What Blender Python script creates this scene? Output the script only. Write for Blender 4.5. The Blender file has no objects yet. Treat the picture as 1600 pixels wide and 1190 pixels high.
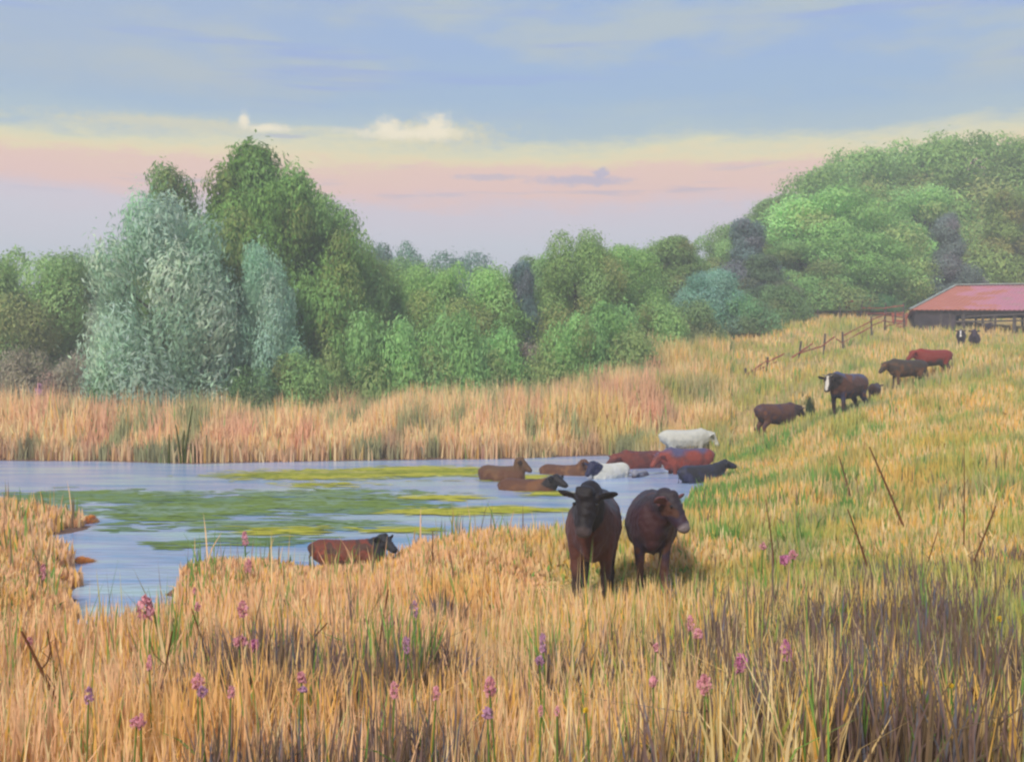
import bpy, bmesh, math, random
import numpy as np
from mathutils import Vector, Matrix, noise as mnoise
R = math.radians
random.seed(7)
C = bpy.context.scene.collection
SC = bpy.context.scene

# ------------------------------------------------------------------ camera, sky, sun, exposure
F, CX, HY, EYE = 1700.0, 800.0, 610.0, 2.74      # focal in photo pixels, centre column, horizon row, eye height over the water
cd = bpy.data.cameras.new('camera'); cam = bpy.data.objects.new('camera', cd); C.objects.link(cam)
cd.sensor_width = 36; cd.lens = 36 * F / 1600; cd.clip_start = 0.1; cd.clip_end = 6000
cam.location = (0, 0, EYE); cam.rotation_euler = (R(90 + 0.5), 0, 0)
SC.camera = cam
SUN_EL, SUN_AZ = 38.0, 205.0                      # azimuth clockwise from +Y (view direction): behind the camera, a little to the left
SC.view_settings.view_transform = 'Standard'; SC.view_settings.look = 'None'
SC.view_settings.gamma = 1; SC.view_settings.exposure = 0.4
EXPO = 2 ** SC.view_settings.exposure
SC.render.engine = 'CYCLES'
SC.cycles.use_denoising = True
SC.cycles.filter_width = 2.3
SC.cycles.max_bounces = 6; SC.cycles.transparent_max_bounces = 8
SC.cycles.diffuse_bounces = 3; SC.cycles.volume_bounces = 0

def s2l(c):
    return tuple(((v / 255) / 12.92 if v / 255 <= 0.04045 else ((v / 255 + 0.055) / 1.055) ** 2.4) for v in c)

W = bpy.data.worlds.new('World'); SC.world = W; W.use_nodes = True
nt = W.node_tree; N = nt.nodes; L = nt.links; N.clear()
def nd(t, **k):
    n = N.new(t)
    for a, b in k.items(): setattr(n, a, b)
    return n
def math_(op, a, b=None, c=None, clamp=False):
    n = nd('ShaderNodeMath', operation=op); n.use_clamp = clamp
    for i, v in enumerate((a, b, c)):
        if v is None: continue
        if hasattr(v, 'is_linked'): L.new(v, n.inputs[i])
        else: n.inputs[i].default_value = v
    return n.outputs[0]
tc = nd('ShaderNodeTexCoord'); sep = nd('ShaderNodeSeparateXYZ'); L.new(tc.outputs['Generated'], sep.inputs[0])
el = math_('MULTIPLY', math_('ARCSINE', sep.outputs[2]), 57.2958)
az = math_('MULTIPLY', math_('ARCTAN2', sep.outputs[0], sep.outputs[1]), 57.2958)
def wnoise(sx, sy, det, off=0.0, rough=0.55):
    cb = nd('ShaderNodeCombineXYZ')
    L.new(math_('MULTIPLY', az, sx), cb.inputs[0]); L.new(math_('MULTIPLY', el, sy), cb.inputs[1]); cb.inputs[2].default_value = off
    n = nd('ShaderNodeTexNoise'); n.inputs['Scale'].default_value = 1; n.inputs['Detail'].default_value = det
    n.inputs['Roughness'].default_value = rough
    L.new(cb.outputs[0], n.inputs['Vector']); return n.outputs[0]
n1 = wnoise(0.09, 0.5, 5, 3.1); n2 = wnoise(0.5, 1.6, 6, 9.0, 0.7)
elw = math_('ADD', el, math_('MULTIPLY', math_('SUBTRACT', n1, 0.5), 2.4))
elw = math_('ADD', elw, math_('MULTIPLY', math_('SUBTRACT', n2, 0.5), 1.5))
elw = math_('ADD', elw, 0.95)
def ramp(fac, stops):
    r = nd('ShaderNodeValToRGB'); e = r.color_ramp.elements
    while len(e) > 1: e.remove(e[-1])
    e[0].position = stops[0][0]; e[0].color = (*s2l(stops[0][1]), 1)
    for p, c in stops[1:]:
        q = e.new(p); q.color = (*s2l(c), 1)
    L.new(fac, r.inputs[0]); return r.outputs[0]
t = math_('DIVIDE', elw, 40.0, clamp=True)
sky_stops = [(0, (202, 212, 220)), (5, (203, 214, 223)), (7.2, (206, 214, 225)), (8.8, (212, 211, 222)), (10.3, (217, 206, 216)),
             (11.0, (230, 201, 200)), (11.4, (238, 200, 188)), (12.4, (238, 202, 184)), (12.85, (238, 221, 176)), (13.35, (224, 220, 184)),
             (14.2, (174, 194, 204)), (15.8, (156, 184, 212)), (18.5, (150, 178, 217)), (26, (140, 168, 212)), (40, (118, 146, 196))]
base = ramp(t, [(a / 40, b) for a, b in sky_stops])
def mix(a, b, f):
    m = nd('ShaderNodeMix', data_type='RGBA')
    for s, v in ((m.inputs[0], f), (m.inputs[6], a), (m.inputs[7], b)):
        if hasattr(v, 'is_linked'): L.new(v, s)
        else: s.default_value = v if not isinstance(v, tuple) else (*v, 1)
    return m.outputs[2]
def sstep(v, a, b):
    m = nd('ShaderNodeMapRange', interpolation_type='SMOOTHSTEP')
    L.new(v, m.inputs[0]); m.inputs[1].default_value = a; m.inputs[2].default_value = b; return m.outputs[0]
# grey-green and warm veils over the blue, thin streaks of cloud
hi = sstep(el, 13.6, 15.5)
veil = math_('MULTIPLY', sstep(wnoise(0.10, 0.35, 6, 21), 0.42, 0.66), hi)
base = mix(base, s2l((176, 190, 198)), math_('MULTIPLY', veil, 0.95))
left = math_('MULTIPLY', sstep(az, 4.0, -30.0), hi)
base = mix(base, s2l((172, 184, 196)), math_('MULTIPLY', left, 0.5))
blu = math_('MULTIPLY', sstep(wnoise(0.06, 0.9, 4, 55), 0.52, 0.72), hi)
base = mix(base, s2l((146, 170, 220)), math_('MULTIPLY', blu, 0.85))
lav = math_('MULTIPLY', sstep(wnoise(0.12, 1.3, 5, 77), 0.55, 0.68), math_('MULTIPLY', sstep(el, 9.3, 10.2), sstep(el, 11.8, 11.2)))
base = mix(base, s2l((184, 180, 202)), math_('MULTIPLY', lav, 0.6))
def blob(a0, e0, ra, re, edge=0.35):
    da = math_('DIVIDE', math_('SUBTRACT', az, a0), ra); de = math_('DIVIDE', math_('SUBTRACT', el, e0), re)
    d = math_('SQRT', math_('ADD', math_('MULTIPLY', da, da), math_('MULTIPLY', de, de)))
    d = math_('ADD', d, math_('MULTIPLY', math_('SUBTRACT', wnoise(1.5, 2.2, 6, a0, 0.65), 0.5), 1.5))
    return sstep(d, 1.0, 1.0 - edge)
base = mix(base, s2l((228, 218, 172)), math_('MULTIPLY', blob(-4.2, 13.2, 5.0, 1.0, 0.9), 0.8))
base = mix(base, s2l((222, 214, 178)), math_('MULTIPLY', blob(-17, 13.2, 9.0, 0.6, 0.9), 0.6))
for a0, e0, ra, re in ((-6.6, 13.5, 1.0, 0.75), (-4.0, 13.65, 1.2, 0.95), (-5.2, 13.25, 4.4, 0.55), (-12.6, 13.25, 1.7, 0.3), (-13.9, 13.6, .4, .6)):
    base = mix(base, s2l((250, 238, 208)), math_('MULTIPLY', blob(a0, e0, ra, re, 0.95), 0.9))
base = mix(base, s2l((178, 186, 200)), math_('MULTIPLY', blob(-11.8, 12.9, 1.3, 0.16, 0.5), 0.7))
base = mix(base, s2l((180, 178, 204)), math_('MULTIPLY', blob(3.6, 10.9, 3.6, 0.35, 0.7), 0.75))
base = mix(base, s2l((176, 176, 206)), math_('MULTIPLY', blob(4.7, 11.25, 0.6, 0.35, 0.6), 0.75))
base = mix(base, s2l((186, 182, 202)), math_('MULTIPLY', blob(-1.2, 11.1, 2.4, 0.25, 0.7), 0.6))
bg = nd('ShaderNodeBackground'); L.new(base, bg.inputs[0]); bg.inputs[1].default_value = 1.17 / EXPO
sk = nd('ShaderNodeTexSky'); sk.sky_type = 'NISHITA'; sk.sun_disc = False
sk.sun_elevation = R(SUN_EL); sk.sun_rotation = R(SUN_AZ)
bg2 = nd('ShaderNodeBackground'); L.new(sk.outputs[0], bg2.inputs[0]); bg2.inputs[1].default_value = 0.05
mx = nd('ShaderNodeMixShader'); mx.inputs[0].default_value = 0.05
L.new(bg.outputs[0], mx.inputs[1]); L.new(bg2.outputs[0], mx.inputs[2])
wo = nd('ShaderNodeOutputWorld'); L.new(mx.outputs[0], wo.inputs[0])

sd = bpy.data.lights.new('sun', 'SUN'); so = bpy.data.objects.new('sun', sd); C.objects.link(so)
sd.energy = 3.3; sd.angle = R(8); sd.color = (1.0, 0.93, 0.82)
sv = Vector((math.sin(R(SUN_AZ)) * math.cos(R(SUN_EL)), math.cos(R(SUN_AZ)) * math.cos(R(SUN_EL)), math.sin(R(SUN_EL))))
so.rotation_euler = sv.to_track_quat('Z', 'Y').to_euler()

# ------------------------------------------------------------------ helpers
def tag(o, label=None, cat=None, group=None, kind=None):
    if label: o['label'] = label
    if cat: o['category'] = cat
    if group: o['group'] = group
    if kind: o['kind'] = kind
    return o
def link(name, data, parent=None, loc=None, rz=0.0):
    o = bpy.data.objects.new(name, data); C.objects.link(o)
    if parent: o.parent = parent
    if loc is not None: o.location = loc
    if rz: o.rotation_euler = (0, 0, rz)
    return o
def P(px, py, D):            # photo pixel + distance -> world point
    return np.array([(px - CX) / F * D, D, EYE + (HY - py) / F * D])

def vnoise(x, y, s, seed=0):
    x = np.asarray(x, float) / s + seed * 17.13; y = np.asarray(y, float) / s + seed * 31.7
    xi = np.floor(x).astype(np.int64); yi = np.floor(y).astype(np.int64)
    fx = x - xi; fy = y - yi; fx = fx * fx * (3 - 2 * fx); fy = fy * fy * (3 - 2 * fy)
    def h(a, b):
        n = (a * 374761393 + b * 668265263 + seed * 1442695041) & 0xffffffff
        n = ((n ^ (n >> 13)) * 1274126177) & 0xffffffff
        return ((n ^ (n >> 16)) & 0xffff) / 65535.0
    return (h(xi, yi) * (1 - fx) + h(xi + 1, yi) * fx) * (1 - fy) + (h(xi, yi + 1) * (1 - fx) + h(xi + 1, yi + 1) * fx) * fy
def sm(v, a, b):
    t = np.clip((v - a) / (b - a), 0, 1); return t * t * (3 - 2 * t)

def fast_mesh(name, verts, quads=None, tris=None, cols=None, mats=(), smooth=False):
    me = bpy.data.meshes.new(name)
    nq = 0 if quads is None else len(quads); ntr = 0 if tris is None else len(tris)
    me.vertices.add(len(verts)); me.vertices.foreach_set('co', np.asarray(verts, np.float32).ravel())
    me.loops.add(nq * 4 + ntr * 3); me.polygons.add(nq + ntr)
    li = []
    if nq: li.append(np.asarray(quads, np.int32).ravel())
    if ntr: li.append(np.asarray(tris, np.int32).ravel())
    me.loops.foreach_set('vertex_index', np.concatenate(li))
    st = np.concatenate([np.arange(nq) * 4, nq * 4 + np.arange(ntr) * 3]).astype(np.int32)
    me.polygons.foreach_set('loop_start', st)
    if smooth: me.polygons.foreach_set('use_smooth', np.ones(nq + ntr, bool))
    me.update(calc_edges=True)
    if cols is not None:
        a = me.color_attributes.new('Col', 'FLOAT_COLOR', 'POINT')
        c4 = np.ones((len(verts), 4), np.float32); c4[:, :3] = cols; a.data.foreach_set('color', c4.ravel())
    for m in mats: me.materials.append(m)
    return me

# ---- materials
def newmat(name):
    m = bpy.data.materials.new(name); m.use_nodes = True; nt = m.node_tree; nt.nodes.clear()
    return m, nt
def mat_plain(name, col, rough=0.7, var=0.15, scale=6.0, bump=0.2, spec=0.3, metallic=0.0, col2=None):
    m, t = newmat(name); n = t.nodes; l = t.links
    o = n.new('ShaderNodeOutputMaterial'); b = n.new('ShaderNodeBsdfPrincipled'); l.new(b.outputs[0], o.inputs[0])
    tcx = n.new('ShaderNodeTexCoord'); nz = n.new('ShaderNodeTexNoise'); nz.inputs['Scale'].default_value = scale; nz.inputs['Detail'].default_value = 6
    l.new(tcx.outputs['Object'], nz.inputs['Vector'])
    mxn = n.new('ShaderNodeMix'); mxn.data_type = 'RGBA'
    mr = n.new('ShaderNodeMapRange'); mr.inputs[1].default_value = .35; mr.inputs[2].default_value = .65; l.new(nz.outputs[0], mr.inputs[0])
    l.new(mr.outputs[0], mxn.inputs[0])
    c2 = col2 or tuple(v * (1 - var) for v in col); c1 = col if col2 else tuple(min(1, v * (1 + var)) for v in col)
    mxn.inputs[6].default_value = (*c1, 1); mxn.inputs[7].default_value = (*c2, 1); l.new(mxn.outputs[2], b.inputs['Base Color'])
    b.inputs['Roughness'].default_value = rough; b.inputs['Specular IOR Level'].default_value = spec; b.inputs['Metallic'].default_value = metallic
    if bump:
        bp = n.new('ShaderNodeBump'); bp.inputs['Strength'].default_value = bump; bp.inputs['Distance'].default_value = 0.02
        l.new(nz.outputs[0], bp.inputs['Height']); l.new(bp.outputs[0], b.inputs['Normal'])
    return m
def mat_leaf(name, trans=0.35, objcol=True, rough=0.75):
    m, t = newmat(name); n = t.nodes; l = t.links
    o = n.new('ShaderNodeOutputMaterial'); a = n.new('ShaderNodeVertexColor'); a.layer_name = 'Col'
    c = a.outputs[0]
    if objcol:
        oi = n.new('ShaderNodeObjectInfo'); mm = n.new('ShaderNodeMix'); mm.data_type = 'RGBA'; mm.blend_type = 'MULTIPLY'; mm.inputs[0].default_value = 1
        l.new(c, mm.inputs[6]); l.new(oi.outputs['Color'], mm.inputs[7]); c = mm.outputs[2]
    d = n.new('ShaderNodeBsdfDiffuse'); tr = n.new('ShaderNodeBsdfTranslucent'); x = n.new('ShaderNodeMixShader'); x.inputs[0].default_value = trans
    l.new(c, d.inputs[0]); l.new(c, tr.inputs[0]); l.new(d.outputs[0], x.inputs[1]); l.new(tr.outputs[0], x.inputs[2]); l.new(x.outputs[0], o.inputs[0])
    return m
def mat_vcol(name, rough=0.6, spec=0.3, bump=0.3, bscale=60, sheen=0.0):
    m, t = newmat(name); n = t.nodes; l = t.links
    o = n.new('ShaderNodeOutputMaterial'); b = n.new('ShaderNodeBsdfPrincipled'); l.new(b.outputs[0], o.inputs[0])
    a = n.new('ShaderNodeVertexColor'); a.layer_name = 'Col'
    tcx = n.new('ShaderNodeTexCoord'); nz = n.new('ShaderNodeTexNoise'); nz.inputs['Scale'].default_value = bscale; nz.inputs['Detail'].default_value = 4
    l.new(tcx.outputs['Object'], nz.inputs['Vector'])
    mr = n.new('ShaderNodeMapRange'); mr.inputs[3].default_value = .7; mr.inputs[4].default_value = 1.3; l.new(nz.outputs[0], mr.inputs[0])
    mm = n.new('ShaderNodeMix'); mm.data_type = 'RGBA'; mm.blend_type = 'MULTIPLY'; mm.inputs[0].default_value = 1
    l.new(a.outputs[0], mm.inputs[6]); l.new(mr.outputs[0], mm.inputs[7]); l.new(mm.outputs[2], b.inputs['Base Color'])
    b.inputs['Roughness'].default_value = rough; b.inputs['Specular IOR Level'].default_value = spec
    if sheen: b.inputs['Sheen Weight'].default_value = sheen; b.inputs['Sheen Tint'].default_value = (0.5, 0.6, 1, 1)
    bp = n.new('ShaderNodeBump'); bp.inputs['Strength'].default_value = bump; bp.inputs['Distance'].default_value = 0.01
    l.new(nz.outputs[0], bp.inputs['Height']); l.new(bp.outputs[0], b.inputs['Normal'])
    return m

M_leaf = mat_leaf('leaf', .45); M_grass = mat_leaf('grass_blade', 0.3, objcol=False); M_petal = mat_leaf('petal', 0.3, objcol=False)
M_bark = mat_plain('bark', (0.10, 0.08, 0.065), 0.9, 0.3, 3, 0.6)
M_coat = mat_vcol('coat', 0.62, 0.28, 0.7, 60, 0.08)

# ------------------------------------------------------------------ terrain
def pw(px, py): D = F * EYE / (py - HY); return ((px - CX) / F * D, D)
pond_px = [(-700, 716), (-200, 717), (0, 720), (160, 721), (300, 725), (430, 722), (560, 720), (700, 718), (800, 717), (900, 713), (960, 712),
           (1020, 722), (1075, 727), (1118, 733), (1140, 742), (1126, 754), (1100, 764), (1076, 778), (1062, 792), (1050, 806), (1030, 824), (1000, 838), (960, 846), (870, 850), (790, 850),
           (700, 852), (640, 866), (590, 884), (500, 888), (430, 892), (330, 890), (272, 905), (256, 925), (258, 965), (238, 992), (185, 996), (132, 985),
           (128, 930), (122, 895), (92, 856), (78, 838), (112, 833), (152, 826), (136, 812), (84, 806), (20, 800), (-90, 790), (-300, 782), (-900, 770)]
POND = np.array([pw(a, b) for a, b in pond_px])
def pond_sd(x, y):
    x = np.asarray(x, float).ravel(); y = np.asarray(y, float).ravel()
    d = np.full(x.shape, 1e9); ins = np.zeros(x.shape, bool)
    for i in range(len(POND)):
        ax, ay = POND[i]; bx, by = POND[(i + 1) % len(POND)]
        ex, ey = bx - ax, by - ay; tt = np.clip(((x - ax) * ex + (y - ay) * ey) / (ex * ex + ey * ey), 0, 1)
        d = np.minimum(d, np.hypot(x - ax - tt * ex, y - ay - tt * ey))
        c = ((ay > y) != (by > y)) & (x < (bx - ax) * (y - ay) / (by - ay + 1e-12) + ax); ins ^= c
    return np.where(ins, -d, d)
ctrl = []
def cp(px, py, D): p = P(px, py, D); ctrl.append(tuple(p))
for x in (-12, -4, 4, 12):
    ctrl.append((x, -6, 1.2 + 0.02 * x)); ctrl.append((x, 0, 1.12 + 0.02 * x))
ctrl += [(-5, 7, .42), (0, 7, .45), (5, 7, .55), (10, 7, .8), (-4, 11, .14), (0, 11, .16), (5, 11, .3), (9, 11, .6), (-10, 10, .3), (-16, 18, .2)]
for a in [(920, 932, 14.6), (1040, 912, 15.4), (700, 900, 16), (420, 905, 16), (1600, 905, 14), (1400, 860, 17), (1200, 860, 18), (1200, 800, 24), (1400, 720, 28),
          (1600, 690, 28), (1150, 755, 32), (1170, 722, 38), (1217, 690, 43), (1327, 645, 40), (1440, 594, 50), (1600, 620, 40), (1700, 560, 50),
          (1508, 552, 75), (1522, 548, 72), (1545, 521, 81), (1415, 518, 83), (1600, 519, 83), (1800, 519, 86), (1170, 587, 62), (1250, 566, 66), (1310, 548, 70), (1400, 514, 77),
          (1600, 497, 98), (1415, 488, 98), (1340, 486, 95), (1220, 503, 88), (1120, 528, 80), (1050, 556, 74), (960, 588, 66), (1060, 640, 54), (1073, 712, 41.5), (1120, 703, 46),
          (1000, 700, 47), (880, 640, 62), (780, 655, 64), (560, 660, 64), (300, 666, 64), (0, 668, 64), (-400, 668, 66), (-900, 670, 66),
          (300, 700, 50), (700, 695, 50), (0, 698, 50)]: cp(*a)
ctrl += [(-60, 120, 1.5), (0, 120, 3.2), (25, 120, 10), (60, 120, 14), (-100, 200, 3), (0, 200, 8), (80, 200, 20), (200, 200, 25), (0, 500, 14), (-300, 500, 8), (300, 500, 28), (500, 200, 25), (-500, 200, 4),
         (-60, 20, 1), (60, 20, 5), (60, 60, 9), (-200, 0, 2), (200, 0, 8), (0, -200, 2), (500, -300, 8), (-500, -300, 2)]
CT = np.array(ctrl)
def tk(r2): return 0.5 * r2 * np.log(r2 + 1e-9)
_n = len(CT); _xy = CT[:, :2] / 50.0
_K = tk(((_xy[:, None] - _xy[None]) ** 2).sum(-1)) + np.eye(_n) * 2e-4
_Pm = np.hstack([np.ones((_n, 1)), _xy]); _A = np.block([[_K, _Pm], [_Pm.T, np.zeros((3, 3))]])
_w = np.linalg.solve(_A, np.concatenate([CT[:, 2], np.zeros(3)]))
def height(x, y):
    x = np.asarray(x, float); shp = x.shape; x = x.ravel(); y = np.asarray(y, float).ravel(); z = np.empty_like(x)
    for i in range(0, len(x), 50000):
        q = np.stack([x[i:i + 50000], y[i:i + 50000]], 1) / 50.0
        r2 = ((q[:, None] - _xy[None]) ** 2).sum(-1); z[i:i + 50000] = tk(r2) @ _w[:_n] + _w[_n] + q @ _w[_n + 1:]
    z = np.clip(z, 0.1, 32)
    s = pond_sd(x, y)
    z += (vnoise(x, y, 2.3, 4) - .5) * 0.10 * sm(s, .5, 4) + (vnoise(x, y, 9, 5) - .5) * 0.2 * sm(s, 3, 12)
    out = z * sm(s, -0.2, 4.5) + 0.05 * np.clip(s, 0, 1)
    out = np.where(s > 0, np.minimum(out, np.maximum(z, .05)), -np.minimum(0.32 * -s, 0.9))
    return out.reshape(shp)
def hz(x, y): return float(height(np.array([x]), np.array([y]))[0])
def G(px, D):
    x = (px - CX) / F * D; return Vector((x, D, hz(x, D)))
def hit(px, py, h=0.0, d0=4.0):        # where the sight line through a photo pixel passes h metres over the ground
    D = np.concatenate([np.arange(d0, 40, .05), np.arange(40, 110, .2)]); x = (px - CX) / F * D; zr = EYE + (HY - py) / F * D
    g = np.maximum(height(x, D), 0) + h; k = np.argmax(zr <= g) if (zr <= g).any() else len(D) - 1
    return Vector((x[k], D[k], g[k] - h))

def axis(a0, a1, st, far, g=1.13):
    mid = np.arange(a0, a1 + 1e-6, st); lo = []; hi = []; v, s = a0, st
    while v > -far: s *= g; v -= s; lo.append(v)
    v, s = a1, st
    while v < far: s *= g; v += s; hi.append(v)
    return np.concatenate([lo[::-1], mid, hi])
ax = axis(-26, 34, 0.35, 1500); ay = axis(2, 62, 0.35, 1500)
X, Y = np.meshgrid(ax, ay); Z = height(X, Y)
nx, ny = len(ax), len(ay)
idx = np.arange(nx * ny).reshape(ny, nx)
q = np.stack([idx[:-1, :-1], idx[:-1, 1:], idx[1:, 1:], idx[1:, :-1]], -1).reshape(-1, 4)
m, t_ = newmat('soil_and_litter'); n_ = t_.nodes; l_ = t_.links
o_ = n_.new('ShaderNodeOutputMaterial'); b_ = n_.new('ShaderNodeBsdfPrincipled'); l_.new(b_.outputs[0], o_.inputs[0]); b_.inputs['Roughness'].default_value = .95; b_.inputs['Specular IOR Level'].default_value = .1
g_ = n_.new('ShaderNodeNewGeometry'); z1 = n_.new('ShaderNodeTexNoise'); z1.inputs['Scale'].default_value = .5; z1.inputs['Detail'].default_value = 8; z1.inputs['Roughness'].default_value = .7
l_.new(g_.outputs['Position'], z1.inputs['Vector'])
r_ = n_.new('ShaderNodeValToRGB'); e_ = r_.color_ramp.elements
e_[0].position = .3; e_[0].color = (.34, .23, .10, 1); e_[1].position = .7; e_[1].color = (.50, .36, .18, 1)
k_ = e_.new(.5); k_.color = (.42, .30, .11, 1)
l_.new(z1.outputs[0], r_.inputs[0])
sp_ = n_.new('ShaderNodeSeparateXYZ'); l_.new(g_.outputs['Position'], sp_.inputs[0]); mu_ = n_.new('ShaderNodeMapRange'); mu_.inputs[1].default_value = .02; mu_.inputs[2].default_value = .10; l_.new(sp_.outputs[2], mu_.inputs[0])
mm_ = n_.new('ShaderNodeMix'); mm_.data_type = 'RGBA'; l_.new(mu_.outputs[0], mm_.inputs[0]); mm_.inputs[6].default_value = (.16, .095, .07, 1); l_.new(r_.outputs[0], mm_.inputs[7]); l_.new(mm_.outputs[2], b_.inputs['Base Color'])
M_ground = m
ground = link('ground', fast_mesh('ground', np.stack([X, Y, Z], -1).reshape(-1, 3), q, mats=[m], smooth=True)); tag(ground, kind='structure')

# ---- water
m, t_ = newmat('pond_water'); n_ = t_.nodes; l_ = t_.links
o_ = n_.new('ShaderNodeOutputMaterial'); b_ = n_.new('ShaderNodeBsdfPrincipled'); l_.new(b_.outputs[0], o_.inputs[0])
g_ = n_.new('ShaderNodeNewGeometry'); mp = n_.new('ShaderNodeMapping'); mp.inputs['Scale'].default_value = (.22, .9, 1); l_.new(g_.outputs['Position'], mp.inputs[0])
z1 = n_.new('ShaderNodeTexNoise'); z1.inputs['Scale'].default_value = 1.0; z1.inputs['Detail'].default_value = 4; z1.inputs['Roughness'].default_value = .6; l_.new(mp.outputs[0], z1.inputs['Vector'])
mp2 = n_.new('ShaderNodeMapping'); mp2.inputs['Scale'].default_value = (1.6, 5, 1); l_.new(g_.outputs['Position'], mp2.inputs[0])
z2 = n_.new('ShaderNodeTexNoise'); z2.inputs['Scale'].default_value = 1.0; z2.inputs['Detail'].default_value = 3; l_.new(mp2.outputs[0], z2.inputs['Vector'])
r_ = n_.new('ShaderNodeValToRGB'); e_ = r_.color_ramp.elements
e_[0].position = .36; e_[0].color = (*s2l((120, 160, 204)), 1); e_[1].position = .64; e_[1].color = (*s2l((172, 196, 204)), 1); k_ = e_.new(.5); k_.color = (*s2l((160, 174, 210)), 1)
l_.new(z1.outputs[0], r_.inputs[0]); l_.new(r_.outputs[0], b_.inputs['Base Color'])
b_.inputs['Roughness'].default_value = .2; b_.inputs['IOR'].default_value = 1.33; b_.inputs['Specular IOR Level'].default_value = .45
bp_ = n_.new('ShaderNodeBump'); bp_.inputs['Strength'].default_value = .6; bp_.inputs['Distance'].default_value = .05
l_.new(z2.outputs[0], bp_.inputs['Height']); l_.new(bp_.outputs[0], b_.inputs['Normal'])
wx = axis(-60, 20, 2, 60); wy = axis(10, 46, 2, 46)
wv = [(-75, 10, 0), (14, 10, 0), (14, 46.5, 0), (-75, 46.5, 0)]
water = link('water', fast_mesh('water', wv, [(0, 1, 2, 3)], mats=[m])); tag(water, kind='structure')

# ---- duckweed: thousands of small floating rosettes, drifted together in long streaks
def floaters(name, zones, dens, mat_cols, z0, seed, label, cat):
    g = np.random.default_rng(seed); XS = []; YS = []; SZ = []
    for (x0, x1, ya, yb, k) in zones:
        xc, yc = pw((x0 + x1) / 2, (ya + yb) / 2); Df, Dn = pw(0, ya)[1], pw(0, yb)[1]; ry = (Df - Dn) / 2; rx = (x1 - x0) / 2 / F * yc
        n = int(dens * k * rx * ry * 3.14)
        u, v = g.normal(0, .46, n), g.normal(0, .46, n)
        XS.append(xc + u * rx); YS.append((Df + Dn) / 2 + v * ry); SZ.append(np.full(n, 1.0))
    x = np.concatenate(XS); y = np.concatenate(YS)
    keep = (vnoise(x * .45, y * 1.6, .9, seed) + .35 * vnoise(x * .6, y * 2.5, .4, seed + 1) > .37) & (pond_sd(x, y) < -.15); x = x[keep]; y = y[keep]; n = len(x)
    sx = g.uniform(.10, .42, n); sy = g.uniform(.03, .09, n); z = z0 + g.random(n) * .012
    K8 = 6; V = []
    for q in range(K8):
        a = 2 * math.pi * q / K8; V.append(np.stack([x + sx * math.cos(a) * g.uniform(.8, 1.2, n), y + sy * math.sin(a) * g.uniform(.8, 1.2, n), z], 1))
    V.append(np.stack([x, y, z + .012], 1)); verts = np.stack(V, 1).reshape(-1, 3); b0 = np.arange(n) * (K8 + 1)
    tris = np.concatenate([np.stack([b0 + q, b0 + (q + 1) % K8, b0 + K8], 1) for q in range(K8)])
    mc = np.array([s2l(c) for c in mat_cols]); pn = np.clip(vnoise(x * .4, y * 1.3, 1.5, seed + 4) * .75 + g.random(n) * .25, 0, .999)
    col = mc[(pn * len(mc)).astype(int)] * g.uniform(.85, 1.15, (n, 1))
    o = link(name, fast_mesh(name, verts, None, tris, np.repeat(col, K8 + 1, 0), [M_grass])); tag(o, label, cat, kind='stuff')
floaters('duckweed', [(-60, 330, 766, 786, 1), (180, 640, 776, 796, 1), (90, 520, 788, 808, 1.2), (440, 720, 788, 802, 1), (180, 520, 806, 822, 1.1), (300, 560, 820, 834, .9), (380, 640, 782, 789, .9),
    (110, 260, 824, 832, .6), (230, 340, 844, 858, .7), (320, 500, 836, 852, .8), (430, 620, 812, 828, .8), (0, 120, 775, 800, .5), (300, 700, 764, 780, .4)], 42, [(116, 142, 76), (128, 154, 120), (132, 154, 86), (146, 168, 144), (110, 136, 74)], .006, 21,
    'green duckweed drifting in long streaks over the pond', 'duckweed')
floaters('pond_algae', [(360, 620, 735, 749, 1.5), (520, 770, 730, 746, 1.5), (450, 600, 754, 762, .8), (600, 800, 796, 806, 1), (690, 900, 792, 802, 1.1), (620, 760, 774, 782, .9),
    (390, 520, 824, 838, .7), (560, 700, 824, 834, .7), (740, 860, 742, 752, .8), (800, 900, 768, 776, .6)], 50, [(176, 178, 66), (200, 194, 84), (158, 164, 66), (196, 188, 112)], .02, 31,
    'yellow-green algae streaks floating in front of the far bank', 'algae')

# ------------------------------------------------------------------ grass
rng = np.random.default_rng(11)
PAL = {k: np.array(s2l(v)) for k, v in dict(peach=(232, 184, 138), gold=(228, 178, 84), tan=(218, 186, 126), ochre=(206, 160, 80), olive=(172, 160, 74), straw=(232, 204, 150),
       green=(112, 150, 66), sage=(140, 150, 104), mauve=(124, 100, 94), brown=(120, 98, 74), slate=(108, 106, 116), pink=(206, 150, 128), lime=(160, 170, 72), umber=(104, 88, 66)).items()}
names = list(PAL); PAL = {k: v * .94 + v.mean() * .06 for k, v in PAL.items()}; PA = np.array([PAL[k] for k in names]); ID = {k: i for i, k in enumerate(names)}
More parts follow.
